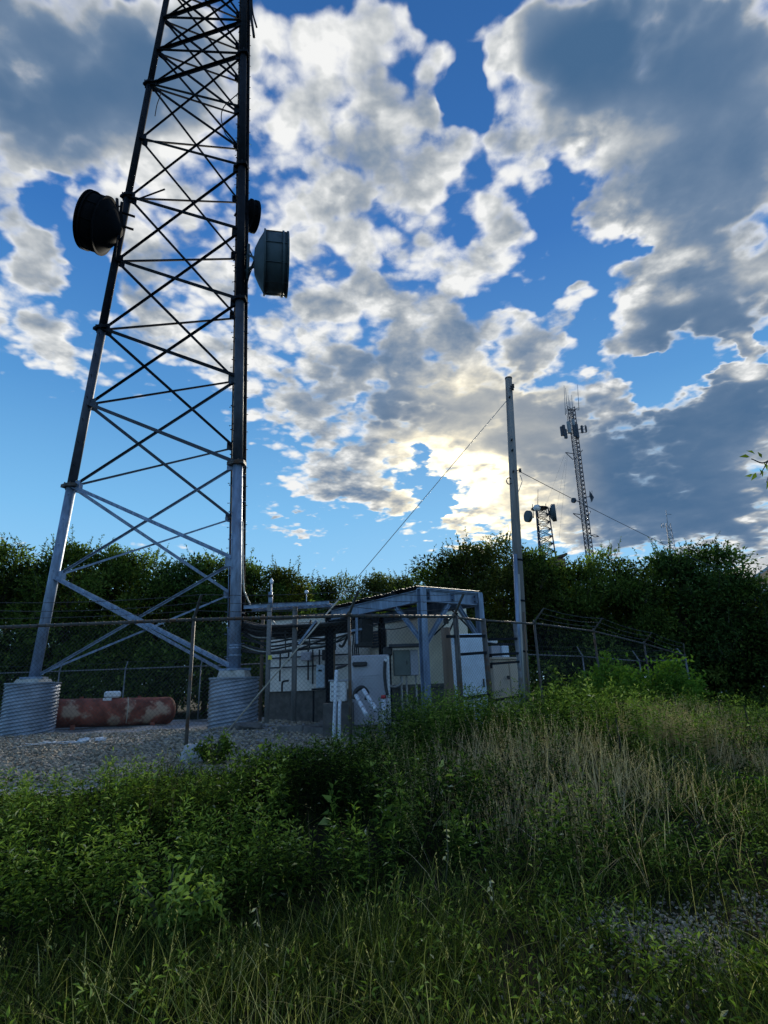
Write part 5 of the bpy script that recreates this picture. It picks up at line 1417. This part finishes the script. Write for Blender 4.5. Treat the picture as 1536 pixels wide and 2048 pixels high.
def tree_proto(seed, H=8.0, Rc=3.0, nclump=62, per=215, low=.10, leaf=.20, sprig=1.0):
    """unit tree at the origin: (trunk mesh, crown mesh)"""
    g = np.random.default_rng(seed); rr = random.Random(seed)
    tb = MB(); tp = [Vector((0, 0, -.3))]
    for i in range(6): tp.append(Vector((rr.uniform(-.12, .12) * i, rr.uniform(-.12, .12) * i, H * .85 * (i + 1) / 6)))
    tb.tube(tp, [.17, .14, .12, .10, .075, .05, .02], 8); lb = MB()
    C = []; Rr = []
    lob = g.uniform(0, 6.28, 5)
    for i in range(nclump):
        t = low + (1 - low) * g.uniform(0, 1) ** .85
        prof = math.sin(math.pi * min(1, (t * .78 + .2))) ** .7
        az = g.uniform(0, 6.283)
        lobe = 1 + .16 * math.sin(2 * az + lob[0]) + .14 * math.sin(3 * az + lob[1] + 3 * t) + .1 * math.sin(9 * t + lob[2] + az)
        r = Rc * prof * lobe * (g.uniform(.25, 1) ** .45)
        C.append((r * math.cos(az), r * math.sin(az), H * t * .97)); Rr.append(g.uniform(.55, 1.1))
    C = np.array(C); Rr = np.array(Rr)
    for i in range(0, nclump, 3):
        q = Vector(C[i]); z0 = max(.4, q.z * rr.uniform(.45, .75)); f = min(z0 / (H * .85), .99); j = int(f * 6)
        b = tp[min(j, 5)].lerp(tp[min(j + 1, 6)], f * 6 - j)
        lb.tube([b, b.lerp(q, .5) + Vector((0, 0, .25)), q], [.055 * (1.2 - f), .035, .012], 5)
    # leaf clumps
    n = nclump * per
    ci = np.repeat(np.arange(nclump), per)
    d = unit(g.normal(size=(n, 3))); rad = g.uniform(0, 1, n) ** .5
    P = C[ci] + d * (rad * Rr[ci])[:, None] * np.array([1.15, 1.15, .75])
    outw = unit(P * np.array([1, 1, .35]) + np.array([0, 0, .15]))
    D = unit(d * .7 + outw * .6 + g.normal(0, .55, (n, 3)) + np.array([0, 0, -.25]))
    Nn = unit(g.normal(0, .55, (n, 3)) + np.array([0, 0, .9]) + outw * .4)
    L = leaf * g.uniform(.6, 1.3, n)
    shade = .35 + .22 * g.normal(0, 1, nclump)[ci] + .18 * g.normal(0, 1, n)
    parts = [leaves(P, D, Nn, L, L * g.uniform(.42, .6, n), np.clip(shade, 0, 1))]
    # leafy sprigs breaking the outline
    ns = int(70 * sprig)
    top = np.argsort(-(C[:, 2] / H + .25 * np.hypot(C[:, 0], C[:, 1]) / Rc))[:nclump * 2 // 3]
    src = g.choice(top, ns)
    S0 = C[src] + g.normal(0, .3, (ns, 3)); sd = unit(C[src] * np.array([.5, .5, 0]) / Rc + g.normal(0, .3, (ns, 3)) + np.array([0, 0, .85])); sl = g.uniform(.55, 1.25, ns)
    for i in range(ns):
        a = Vector(S0[i]); b = a + Vector(sd[i]) * float(sl[i]); lb.tube([a, b], [.014, .006], 3, False)
    kk = 16
    si = np.repeat(np.arange(ns), kk); f = np.tile(np.linspace(.25, 1, kk), ns)
    P2 = S0[si] + sd[si] * (sl[si] * f)[:, None]
    D2 = unit(g.normal(0, 1, (ns * kk, 3)) + sd[si] * .5 + np.array([0, 0, -.15])); N2 = unit(g.normal(0, .5, (ns * kk, 3)) + np.array([0, 0, 1.]))
    L2 = leaf * g.uniform(.6, 1.15, ns * kk) * (1.05 - .35 * f)
    parts.append(leaves(P2, D2, N2, L2, L2 * .45, np.clip(.5 + .2 * g.normal(0, 1, ns * kk), 0, 1)))
    return tb, lb, joinm(parts)


PROTO = []
for i, (sd_, kw) in enumerate(((1, {}), (2, dict(Rc=2.7, nclump=52)), (3, dict(Rc=3.3, nclump=70)), (4, dict(Rc=2.5, H=8.4, nclump=50, sprig=1.4)), (5, dict(Rc=3.1, low=.04, nclump=66, sprig=1.5)))):
    tb_, lb_, (V, F, T) = tree_proto(sd_, **kw)
    lm_ = bpy.data.meshes.new('limbs'); lm_.from_pydata(lb_.v, [], lb_.f); lm_.materials.append(M_bark)
    tm = bpy.data.meshes.new('trunk'); tm.from_pydata(tb_.v, [], tb_.f); tm.polygons.foreach_set('use_smooth', tb_.sm); tm.materials.append(M_bark)
    cm = array_mesh('crown', V, F, M_tree, T); cw = cm.copy(); cw.materials[0] = M_treew
    c2 = cm.copy(); c2.materials[0] = M_tree2
    PROTO.append(((tm, lm_), (cm, c2), cw, float(np.percentile(V[:, 2], 99.6)) + .05))


def tree(px, py, Y, proto, wide, label, group=None, warm=False, rz=None, name='leafy_tree'):
    """a tree whose top shows at photo pixel (px, py) and that stands Y metres off"""
    tpn = at(px, py, Y); g = h(tpn.x, tpn.y); tm, cm, cw, ht = PROTO[proto]
    t = thing(name, label, 'tree', (tpn.x, tpn.y, g), group)
    s = (tpn.z - g) / ht
    t.scale = (wide, wide, s); t.rotation_euler = (0, 0, rnd.uniform(0, 6.28) if rz is None else rz)
    mesh_obj('trunk', tm[0], t); mesh_obj('limbs', tm[1], t)['kind'] = 'stuff'; mesh_obj('crown', cw if warm else cm[rnd.random() < .4], t)
    return t


TREES = [
    (8, 1078, 29, 3, .95, 'tree with a spiky leafy top at the far left edge beyond the tower leg', 0),
    (75, 1128, 31, 1, 1.0, 'lower rounded tree in the dip just left of the left tower leg', 0),
    (150, 1080, 29, 4, .95, 'tall tree rising right behind the left tower leg', 0),
    (225, 1093, 30, 0, .9, 'tree seen through the tower just right of the left leg', 0),
    (300, 1103, 31, 2, .9, 'broad tree seen through the middle of the tower', 0),
    (370, 1112, 31, 1, 1.0, 'tree seen through the tower between its middle and the right leg', 0),
    (425, 1108, 32, 3, 1.0, 'slim tree close left of the right tower leg', 0),
    (500, 1122, 33, 0, 1.0, 'tree right of the right tower leg behind the spike antenna', 0),
    (565, 1130, 34, 4, .95, 'pale topped tree right of the spike antenna', 1),
    (628, 1158, 43, 1, 1.1, 'farther low tree above the left end of the canopy roof', 1),
    (690, 1150, 44, 2, 1.0, 'farther low tree behind the guy wire above the canopy roof', 1),
    (750, 1148, 44, 0, 1.1, 'farther low tree above the middle of the canopy roof', 1),
    (806, 1146, 42, 4, .8, 'farther low tree in the sky gap left of the canopy corner', 1),
    (872, 1112, 26.5, 1, .9, 'tree at the left shoulder of the wood behind the canopy corner', 0),
    (935, 1083, 26, 4, .85, 'tall brownish green tree with sunlit rim left of the utility pole', 1),
    (1003, 1072, 26, 2, .8, 'tallest brownish tree directly behind the utility pole', 1),
    (1068, 1100, 25.5, 0, .75, 'tree right of the utility pole below the distant dish tower', 0),
    (1140, 1122, 25, 3, .9, 'tree at the foot of the distant guyed mast', 0),
    (1205, 1098, 24.5, 2, .72, 'bushy tree right of the guyed mast', 0),
    (1270, 1120, 24, 1, .85, 'tree below the far end of the service cable', 0),
    (1330, 1092, 23.5, 4, .68, 'tree under the faint third mast', 0),
    (1412, 1084, 23, 3, .85, 'tree with tall spiky sprigs right of the faint third mast', 0),
    (1450, 1140, 22.5, 0, .62, 'lower tree with sky gaps near the right edge', 0),
    (1560, 1185, 22, 1, .8, 'lowest tree cut by the right edge in front of the house', 0),
]
for px, py, Y, pr, wd, lab, wm in TREES: tree(px, py, Y, pr, wd, lab, 'trees around the compound', bool(wm))
# second rank, seen only as darkness between the first
for i, (px, py, Y) in enumerate(((-120, 1120, 33), (40, 1150, 36), (190, 1140, 36), (330, 1150, 37), (460, 1150, 37), (590, 1175, 40), (900, 1150, 32), (1030, 1130, 33), (1110, 1165, 32), (1240, 1160, 30), (1380, 1160, 30), (1470, 1205, 30), (1680, 1150, 24), (720, 1195, 36), (820, 1200, 33))):
    tree(px, py, Y, i % 5, 1.15, 'dark tree of the second rank filling gaps behind the front row of trees', 'second rank of trees', False)

# dark undergrowth below the trees: nobody could count it
def undergrowth():
    n = 62000
    X = npr.uniform(-26, 24, n)
    Yf = np.where(X < 5, 25.2 + 1.2 * np.sin(X * .7), 25.2 - .42 * (X - 5)); Y = Yf + npr.uniform(0, 1, n) ** 1.3 * 5
    top = 2.4 + .7 * np.sin(X * 1.3 + .5) + .5 * np.sin(X * 2.9) + .35 * (Y - Yf)
    Z = hgt(X, Y) + top * npr.uniform(0, 1, n) ** .6
    P = np.stack([X, Y, Z], 1); D = unit(npr.normal(0, 1, (n, 3)) + np.array([0, -.4, .1])); N_ = unit(npr.normal(0, .6, (n, 3)) + np.array([0, -.3, .8]))
    L = npr.uniform(.12, .26, n)
    return leaves(P, D, N_, L, L * .55, np.clip(npr.normal(.3, .2, n), 0, 1))


V, F, T = undergrowth()
o = mesh_obj('undergrowth', array_mesh('undergrowth', V, F, M_tree, T)); o['kind'] = 'stuff'

# ---------------------------------------------------------------- weeds and grass
M_weed = leaf_material('weed_leaves', ((0, (.010, .016, .005)), (.35, (.050, .088, .016)), (.6, (.14, .215, .038)), (.93, (.31, .40, .09)), (1, (.48, .46, .32))), .32)
M_olive = leaf_material('olive_leaves', ((0, (.010, .014, .005)), (.45, (.080, .115, .026)), (1, (.30, .34, .11))), .3)
M_lime = leaf_material('lime_leaves', ((0, (.05, .11, .02)), (.5, (.10, .20, .03)), (1, (.17, .28, .05))), .45)
M_grass = leaf_material('grass_blades', ((0, (.008, .013, .004)), (.4, (.050, .078, .016)), (.7, (.17, .20, .045)), (1, (.52, .46, .22))), .32)
M_dry = leaf_material('dry_grass', ((0, (.12, .08, .04)), (.45, (.45, .33, .18)), (1, (.78, .62, .40))), .32)
M_stem = material('weed_stem', (.06, .065, .03), .8, 0, .3, 8.0)
M_dead = material('dead_stalk', (.035, .028, .02), .9, 0, .3, 8.0)


def front(x):
    """near edge of the tall weeds"""
    x = np.asarray(x, float)
    return 4.95 - .55 * np.clip(-x - .6, 0, 3.2) + .18 * np.sin(x * 2.3) + .10 * np.sin(x * 5.1) + .9 * smooth(1.0, 2.6, x)


def back(x):
    x = np.asarray(x, float)
    return np.where(x < 1.0, pad_edge(x) - .15, 9.6 + .55 * (x - 1.0))


_LAT = np.random.default_rng(99).uniform(0, 1, (64, 64))


def patch(x, y, s, o_):
    """soft irregular patches, 0..1"""
    out = 0
    for k, am in ((1.0, .6), (2.3, .28), (5.1, .12)):
        u = np.asarray(x, float) * s * k * .55 + o_ * 7.3; v = np.asarray(y, float) * s * k * .55 + o_ * 3.1
        i, j = np.floor(u).astype(int), np.floor(v).astype(int); fu, fv = u - i, v - j
        fu = fu * fu * (3 - 2 * fu); fv = fv * fv * (3 - 2 * fv)
        L = lambda p, q: _LAT[p % 64, q % 64]
        out = out + am * ((L(i, j) * (1 - fu) + L(i + 1, j) * fu) * (1 - fv) + (L(i, j + 1) * (1 - fu) + L(i + 1, j + 1) * fu) * fv)
    return np.clip((out - .5) * 1.5 + .5, 0, 1)


def weeds(n, gate, hfun, K, leaf, seed, bright, wide=1.0):
    """upright leafy stems; gate(x, y) gives the chance that one grows there"""
    g = np.random.default_rng(seed)
    X = g.uniform(-9.5, 7.5, n); Y = g.uniform(2.7, 12.5, n)
    k = g.uniform(0, 1, n) < gate(X, Y); X, Y = X[k], Y[k]; n = len(X)
    Hh = hfun(X, Y) * g.uniform(.65, 1.15, n)
    az = g.uniform(0, 6.283, n); ln = g.uniform(0, .28, n)
    base = np.stack([X, Y, hgt(X, Y) - .03], 1)
    tipd = np.stack([np.cos(az) * ln, np.sin(az) * ln, np.ones(n)], 1)
    si = np.repeat(np.arange(n), K); f = np.tile((np.arange(K) + .5) / K, n); f = f ** .75
    f = np.clip(f + g.normal(0, .02, len(f)), .06, 1)
    P = base[si] + tipd[si] * (Hh[si] * f)[:, None] * np.array([1, 1, 1.0])
    ph = np.tile(np.arange(K) * 2.4, n) + az[si]
    el = g.normal(.25, .35, len(si)) + .5 * (f > .85)
    D = np.stack([np.cos(ph) * np.cos(el), np.sin(ph) * np.cos(el), np.sin(el)], 1)
    P = P + D * g.uniform(0, .05, len(si))[:, None]
    N_ = unit(np.array([0, 0, 1.0]) - D * np.sin(el)[:, None] + g.normal(0, .3, (len(si), 3)))
    L = leaf * g.uniform(.6, 1.3, len(si)) * (1.1 - .45 * f)
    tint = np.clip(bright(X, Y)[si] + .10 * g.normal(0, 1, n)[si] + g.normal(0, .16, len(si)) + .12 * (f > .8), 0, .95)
    tint = np.where(g.uniform(0, 1, len(si)) < .010, 1.0, tint)
    lv = leaves(P, D, N_, L, L * wide * g.uniform(.26, .42, len(si)), tint, .2, .22)
    # stems as three-sided slivers
    w = .0035 + .0015 * g.uniform(0, 1, n)
    q = [base + np.array([[math.cos(a) * 1.0, math.sin(a) * 1.0, 0]]) * w[:, None] for a in (0, 2.09, 4.19)]
    tip = base + tipd * Hh[:, None]
    SV = np.stack(q + [tip], 1).reshape(-1, 3); kk = np.arange(n)[:, None] * 4
    SF = np.concatenate([kk + np.array([t]) for t in ([0, 1, 3], [1, 2, 3], [2, 0, 3])], 1).reshape(-1, 3)
    return joinm([lv, (SV, SF, np.full(n * 4, .15))])


def gate_main(x, y):
    a = smooth(0, .25, y - front(x)) * smooth(0, .5, back(x) - y)
    right = 1 - smooth(1.2, 2.6, x - .25 * (y - 6)) * .93
    hump = 1 - .75 * smooth(.9, 1.8, x) * smooth(5.2, 6.2, y) * (1 - smooth(8.3, 9.4, y))
    return a * right * hump * np.clip(-.3 + 1.65 * patch(x, y, 2.3, .4), .07, 1)


def h_main(x, y):
    hh = .58 + .44 * (patch(x, y, 2.2, 2.0) - .5) * 2
    hh = hh * (1 - .45 * smooth(6.0, 7.8, y) * smooth(.5, -1.2, x)) * (1 - .25 * smooth(-1.5, -4.5, x))
    return hh + .12 * np.exp(-((x - .2) / 1.3) ** 2 - ((y - 5.6) / .8) ** 2)


mixA = lambda x, y: patch(x, y, 1.5, 8.2)                   # which kind grows where
V, F, T = weeds(14500, lambda x, y: gate_main(x, y) * (.25 + .9 * (mixA(x, y) < .58)), h_main, 40, .070, 21, lambda x, y: -.04 + .66 * patch(x, y, 2.4, 1.1) + .2 * smooth(-1.2, -3.5, x))
o = mesh_obj('tall_weeds', array_mesh('tall_weeds', V, F, M_weed, T)); o['kind'] = 'stuff'
V, F, T = weeds(7000, lambda x, y: gate_main(x, y) * (mixA(x, y) > .5), lambda x, y: h_main(x, y) * 1.02, 64, .042, 24, lambda x, y: .02 + .66 * patch(x, y, 2.7, 3.3))
o = mesh_obj('feathery_weeds', array_mesh('feathery_weeds', V, F, M_olive, T)); o['kind'] = 'stuff'
V, F, T = weeds(1500, lambda x, y: gate_main(x, y) * (patch(x, y, 2.6, 4.4) > .6) * (y > 5.3), lambda x, y: h_main(x, y) * .8, 13, .13, 25, lambda x, y: .3 + .5 * patch(x, y, 2.0, .2), wide=1.7)
o = mesh_obj('broadleaf_weeds', array_mesh('broadleaf_weeds', V, F, M_weed, T)); o['kind'] = 'stuff'
V, F, T = weeds(1400, lambda x, y: gate_main(x, y) * (patch(x, y, 2.9, 6.1) > .5), lambda x, y: h_main(x, y) * 1.25, 9, .03, 26, lambda x, y: .5 + 0 * x)
o = mesh_obj('dead_stems', array_mesh('dead_stems', V, F, M_dry, T)); o['kind'] = 'stuff'
# weeds along the hump and at the fence foot
gate_f = lambda x, y: smooth(.2, 1.2, x + .6) * smooth(7.6, 8.6, y - .35 * np.clip(x - 3, 0, 9)) * (1 - smooth(10.6, 12.0, y - .5 * np.clip(x - 2.5, 0, 9))) * .8
V, F, T = weeds(9000, gate_f, lambda x, y: .56 + .34 * patch(x, y, 1.9, 3), 26, .085, 22, lambda x, y: .25 + .4 * patch(x, y, 1.9, .3))
o = mesh_obj('fence_weeds', array_mesh('fence_weeds', V, F, M_weed, T)); o['kind'] = 'stuff'
# low leafy cover everywhere else
bare = lambda x, y: 1 - .93 * np.exp(-((x - 1.75) / .38) ** 2 - ((y - 4.45) / .36) ** 2) - .8 * np.exp(-((x - 4.35) / .7) ** 2 - ((y - 8.5) / .4) ** 2) - .75 * np.exp(-((x - 2.55) / .3) ** 2 - ((y - 4.55) / .2) ** 2) - .6 * np.exp(-((x - 1.0) / .35) ** 2 - ((y - 3.55) / .2) ** 2)
gate_l = lambda x, y: np.clip(.9 * patch(x, y, 2.2, 5) - .05, .03, 1) * np.maximum(smooth(.3, 1.3, x - .2 * (y - 5)), .55 * (1 - smooth(-.3, .4, y - front(x)))) * (1 - smooth(8.2, 9.5, y)) * bare(x, y)
V, F, T = weeds(17000, gate_l, lambda x, y: .16 + .18 * patch(x, y, 2.1, 7), 16, .06, 23, lambda x, y: .3 + .35 * patch(x, y, 2.2, 2))
o = mesh_obj('low_weeds', array_mesh('low_weeds', V, F, M_weed, T)); o['kind'] = 'stuff'


def grass(n, box, gate, hfun, wfun, tfun, seed, lean=(.1, .7), heads=0.0, headc=.95):
    g = np.random.default_rng(seed)
    X = g.uniform(box[0], box[1], n); Y = box[2] + (box[3] - box[2]) * g.uniform(0, 1, n) ** box[4]
    k = (g.uniform(0, 1, n) < gate(X, Y)) & (np.hypot(X, Y) > 1.9)
    X, Y = X[k], Y[k]; n = len(X)
    # blades stand in tufts
    X = X + .03 * g.normal(size=n); Y = Y + .03 * g.normal(size=n)
    Hh = hfun(X, Y) * g.uniform(.5, 1.2, n)
    P = np.stack([X, Y, hgt(X, Y) - .02], 1)
    ln = g.uniform(lean[0], lean[1], n) ** 1.3
    W_ = wfun(X, Y) * g.uniform(.7, 1.3, n); tn = np.clip(tfun(X, Y) + g.normal(0, .24, n), 0, 1)
    az = g.uniform(0, 6.283, n)
    parts = [blades(P, az, ln, Hh, W_, tn)]
    m_ = int(n * heads)
    if m_:
        # flowering stalks: a thin stem and a feathery head of spikelets
        i = g.choice(n, m_, replace=False)
        P1 = P[i]; H1 = Hh[i] * g.uniform(1.15, 1.6, m_); a1 = az[i]; l1 = g.uniform(.03, .3, m_)
        parts.append(blades(P1, a1, l1, H1, np.full(m_, .0035), np.clip(tn[i] + .15, 0, 1), .3))
        kk = 9; si = np.repeat(np.arange(m_), kk); f = np.tile(np.linspace(.74, 1.0, kk), m_)
        off = (l1[si] * f + .3 * l1[si] * f ** 2.5 * 1.6)
        C = P1[si] + np.stack([np.cos(a1[si]) * off * H1[si], np.sin(a1[si]) * off * H1[si], f * H1[si]], 1)
        ph = g.uniform(0, 6.283, m_ * kk)
        D = unit(np.stack([np.cos(ph) * .5, np.sin(ph) * .5, np.full(m_ * kk, .75)], 1))
        L = g.uniform(.010, .026, m_ * kk)
        parts.append(leaves(C, D, unit(g.normal(size=(m_ * kk, 3))), L, L * .3, np.clip(headc + g.normal(0, .1, m_ * kk), 0, 1), .2, .1))
    return joinm(parts)


# dry tan grass on the hump and across the rise at the right
def gate_dry(x, y):
    a = np.exp(-((x - 1.8) / 1.1) ** 2 - ((y - 7.0) / 1.0) ** 2) * .85
    b = smooth(2.6, 3.8, x - .35 * (y - 9)) * smooth(8.0, 9.4, y + .1 * (x - 4)) * (1 - smooth(13.5, 15, y)) * .95
    return np.clip((a + b) * (.12 + 1.2 * patch(x, y, 2.4, 4.2)), 0, 1)


V, F, T = grass(100000, (-.2, 9, 5.0, 15, .9), lambda x, y: gate_dry(x, y) * bare(x, y), lambda x, y: .25 + .16 * patch(x, y, 1.5, 1), lambda x, y: .0036 + .0004 * y, lambda x, y: .42 + .22 * patch(x, y, 1.2, 3), 31, (.1, .9), .5, .7)
o = mesh_obj('dry_grass', array_mesh('dry_grass', V, F, M_dry, T)); o['kind'] = 'stuff'
# green grass under and around it


def gate_g(x, y):
    inside = smooth(-.1, .3, y - front(x)) * smooth(0, .4, back(x) - y) * (1 - smooth(1.0, 2.2, x))
    pad = (y > pad_edge(x) - .1) & (x < 1.2)
    return np.clip((1 - .85 * inside) * bare(x, y) * (-.1 + 1.4 * patch(x, y, 2.6, 6)), .22, 1) * (~pad) * bare(x, y)


V, F, T = grass(190000, (-5.5, 8.5, 2.3, 12.5, 1.25), gate_g, lambda x, y: .13 + .17 * patch(x, y, 1.6, 2) + .05 * smooth(6, 10, y), lambda x, y: .0042 + .0007 * y, lambda x, y: .12 + .42 * patch(x, y, 2.0, 5), 32, (.15, 1.0), .02, .9)
o = mesh_obj('short_grass', array_mesh('short_grass', V, F, M_grass, T)); o['kind'] = 'stuff'
# tall pale grass along the bottom of the picture
gate_t = lambda x, y: np.clip(1.15 * np.exp(-((x + .35) / 1.15) ** 2) * (-.35 + 1.7 * patch(x, y, 2.8, 1.6)) + .10 * (x > .8), 0, 1) * (1 - smooth(4.0, 4.9, y - .2 * x))
V, F, T = grass(15000, (-3.0, 4.5, 2.4, 5.0, 1.0), gate_t, lambda x, y: .20 + .30 * patch(x, y, 2.4, 4), lambda x, y: .0045 + 0 * x, lambda x, y: .42 + .5 * (patch(x, y, 2.2, 2.2) - .3), 33, (.1, .9), .014, .75)
o = mesh_obj('tall_grass', array_mesh('tall_grass', V, F, M_grass, T)); o['kind'] = 'stuff'
# bright rough grass at the foot of the trees on the right
V, F, T = grass(16000, (4.5, 15, 10.5, 19, 1.0), lambda x, y: np.clip(smooth(0, 1.2, y - 11.2 - .25 * (x - 6)) * (.4 + .7 * patch(x, y, 1.2, 2)), 0, 1), lambda x, y: .55 + .2 * patch(x, y, 1.1, 4), lambda x, y: .014 + 0 * x, lambda x, y: .5 + .25 * patch(x, y, 1, 1), 34, (.05, .5))
o = mesh_obj('rough_grass', array_mesh('rough_grass', V, F, M_grass, T)); o['kind'] = 'stuff'


# ---------------------------------------------------------------- single plants that stand out
def shrub(name, label, c, rx, ry, hz, n, leaf, mat, cat='shrub', tn=.5, stems=14, seed=5, group=None):
    g = np.random.default_rng(seed); c = Vector(c); c.z = h(c.x, c.y)
    t = thing(name, label, cat, c, group)
    tipa = g.uniform(0, 6.283, stems); tr = g.uniform(.2, 1, stems) ** .6
    tips = np.stack([np.cos(tipa) * tr * rx, np.sin(tipa) * tr * ry, hz * (1.05 - .45 * tr ** 2) * g.uniform(.75, 1.1, stems)], 1)
    mb = MB()
    for q in tips: mb.tube([c, c + Vector(q) * .5 + Vector((0, 0, .1)), c + Vector(q)], [.014, .010, .004], 4, False)
    mb.build('stem', M_stem, t)['kind'] = 'stuff'
    si = g.integers(0, stems, n); f = g.uniform(.2, 1.0, n) ** .7
    P = tips[si] * f[:, None] + g.normal(0, .09, (n, 3)) * np.array([rx, ry, hz])
    D = unit(g.normal(0, 1, (n, 3)) + tips[si] * .5); N_ = unit(g.normal(0, .5, (n, 3)) + np.array([0, 0, 1.]))
    L = leaf * g.uniform(.6, 1.3, n)
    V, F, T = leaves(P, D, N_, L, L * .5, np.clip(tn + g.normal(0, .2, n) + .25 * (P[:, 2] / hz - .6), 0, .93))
    mesh_obj('foliage', array_mesh('foliage', V, F, mat, T), t)['kind'] = 'stuff'
    return t


b = at(1290, 1390, 13.6)
shrub('lime_shrub', 'broad light green bush growing against the right hand chain link fence', b, 1.5, .7, 1.45, 6200, .11, M_lime, tn=.62, seed=5, stems=34)
b = at(1225, 1390, 14.4)
shrub('lime_shrub', 'smaller light green bush left of the broad one by the fence post', b, .55, .5, 1.55, 1700, .11, M_lime, tn=.6, seed=6)
b = at(1125, 1390, 12.6)
shrub('weed_clump', 'dark leafy weed clump with reaching tips right of the utility pole', b, .6, .5, 1.15, 1300, .11, M_weed, 'weed', .45, seed=7)
b = at(1165, 1395, 13.2)
shrub('weed_clump', 'leafy green weed clump between the pole and the light green bush', b, .5, .4, .7, 1000, .11, M_weed, 'weed', .7, seed=8)
b = at(1490, 1580, 7.6)
shrub('yellow_weed', 'small yellow-green weed near the right edge of the grass', b, .28, .22, .26, 260, .055, M_lime, 'weed', .95, seed=9)
b = at(1470, 1500, 9.6)
shrub('weed_clump', 'dark bushy weed clump in the dry grass near the right edge', b, .6, .4, .5, 900, .08, M_weed, 'weed', .35, seed=10)
b = at(428, 1530, 8.6)
shrub('weed_clump', 'bushy green weed in front of the right tower pier beside the pale boulder', b, .30, .28, .42, 700, .06, M_weed, 'weed', .4, seed=11)
b = at(560, 1520, 8.4)
shrub('weed_clump', 'bushy green weed on the gravel edge below the shelter timbers', b, .6, .35, .36, 1100, .06, M_weed, 'weed', .4, seed=12)
b = at(330, 1850, 4.5)
shrub('weed_clump', 'bright green fern-like weed in the dark lower left foreground', b, .4, .3, .5, 700, .06, M_weed, 'weed', .75, seed=13)
for i, (xb, yb, xt, yt, Y, lab) in enumerate(((1222, 1500, 1209, 1428, 8.2, 'leaning dark dead stalk, left one of the close pair in the dry grass'), (1242, 1540, 1232, 1436, 7.6, 'leaning dark dead stalk, right one of the close pair in the dry grass'),
                                              (1500, 1462, 1488, 1410, 9.6, 'dark dead stalk standing in pale grass near the right edge'), (1437, 1440, 1436, 1398, 10.5, 'dark dead stalk above the dry grass beside the bright rough grass'), (1352, 1440, 1348, 1385, 11.0, 'dark dead stalk in front of the broad light green bush'))):
    b, q = at(xb, yb, Y), at(xt, yt, Y); b.z = h(b.x, b.y)
    mb = MB().tube([b, b.lerp(q, .5) + Vector((.02, 0, 0)), q], [.011, .009, .005], 5)
    for k in range(5):
        p = b.lerp(q, .45 + .11 * k); mb.tube([p, p + Vector((rnd.uniform(-.08, .08), rnd.uniform(-.05, .05), .06))], [.006, .003], 4)
    solo(mb, 'dead_stalk', M_dead, lab, 'stalk', b)
for i, (xb, yb, xt, yt, Y, lab) in enumerate(((885, 1790, 893, 1648, 4.9, 'tall stem with pale drooping seed pods in the dark weeds right of centre'), (735, 1740, 733, 1655, 5.2, 'stem with one pale curled leaf in the middle of the dark weeds'), (985, 1850, 980, 1755, 4.6, 'stem with pale hanging pods in the dark hollow right of centre'), (520, 1880, 512, 1815, 4.1, 'stem with pale drooping pods in the dark lower left hollow'))):
    b, q = at(xb, yb, Y), at(xt, yt, Y)
    t = thing('seed_stem', lab, 'weed', (b.x, b.y, h(b.x, b.y)))
    b.z = h(b.x, b.y)
    MB().tube([b, b.lerp(q, .6) + Vector((.02, 0, 0)), q], [.006, .005, .003], 5).build('stem', M_stem, t)
    n = (8, 1, 7, 5)[i]; fz = npr.uniform(.6, 1, n) if n > 1 else np.array([1.0])
    P = np.array([tuple(b.lerp(q, float(f))) for f in fz]) - np.array(tuple(base_of(t)))
    ph = npr.uniform(0, 6.283, n); D = np.stack([np.cos(ph) * .8, np.sin(ph) * .8, np.full(n, -.5)], 1)
    L = np.full(n, .036 if n > 1 else .07)
    V, F, T = leaves(P, D, unit(npr.normal(size=(n, 3)) + np.array([0, -1, .8])), L, L * .45, np.full(n, 1.0))
    mesh_obj('pods', array_mesh('pods', V, F, M_weed, T), t)['kind'] = 'stuff'

# leafy twig of a near tree reaching in at the right edge
tw0, tw1 = at(1640, 905, 5.2), at(1503, 918, 4.9)
brn = thing('tree_branch', 'thin leafy twig reaching into the sky from the right edge', 'branch', tw0)
mb = MB(); pts = bezier([tw0, at(1570, 900, 5.1), at(1530, 925, 5.0), tw1], 6); mb.tube(pts, [.012 - .0004 * i for i in range(len(pts))], 5)
for (xa, ya, xb, yb) in ((1536, 922, 1520, 950), (1550, 912, 1533, 965), (1560, 906, 1545, 880)): mb.tube([at(xa, ya, 5.0), at(xb, yb, 5.0)], [.006, .003], 4)
mb.build('twig', M_bark, brn)
o_ = np.array(tuple(tw0))
cs = [(1500, 914, -1, .1), (1510, 908, -.7, .4), (1524, 916, -.3, .6), (1536, 908, .4, .6), (1512, 945, -.6, -.8), (1519, 938, .1, -.6), (1506, 948, -.9, -.3), (1534, 960, -.2, -1), (1527, 925, .2, -.8), (1546, 885, -.2, .9), (1553, 905, .5, .6), (1560, 920, .2, -.9)]
P = np.array([tuple(at(x, y, 5.0)) for x, y, _, _ in cs]) - o_
D = np.array([(a, -.1, b) for _, _, a, b in cs]); L = npr.uniform(.06, .10, len(cs))
V, F, T = leaves(P, D, unit(npr.normal(0, .5, (len(cs), 3)) + np.array([0, -1, .3])), L, L * .42, npr.uniform(.2, .6, len(cs)))
for i in range(len(cs)):
    me = array_mesh('leaf', V[i * 4:i * 4 + 4], np.array([[0, 1, 2], [0, 2, 3]]), M_tree, T[i * 4:i * 4 + 4]); mesh_obj('leaf', me, brn)
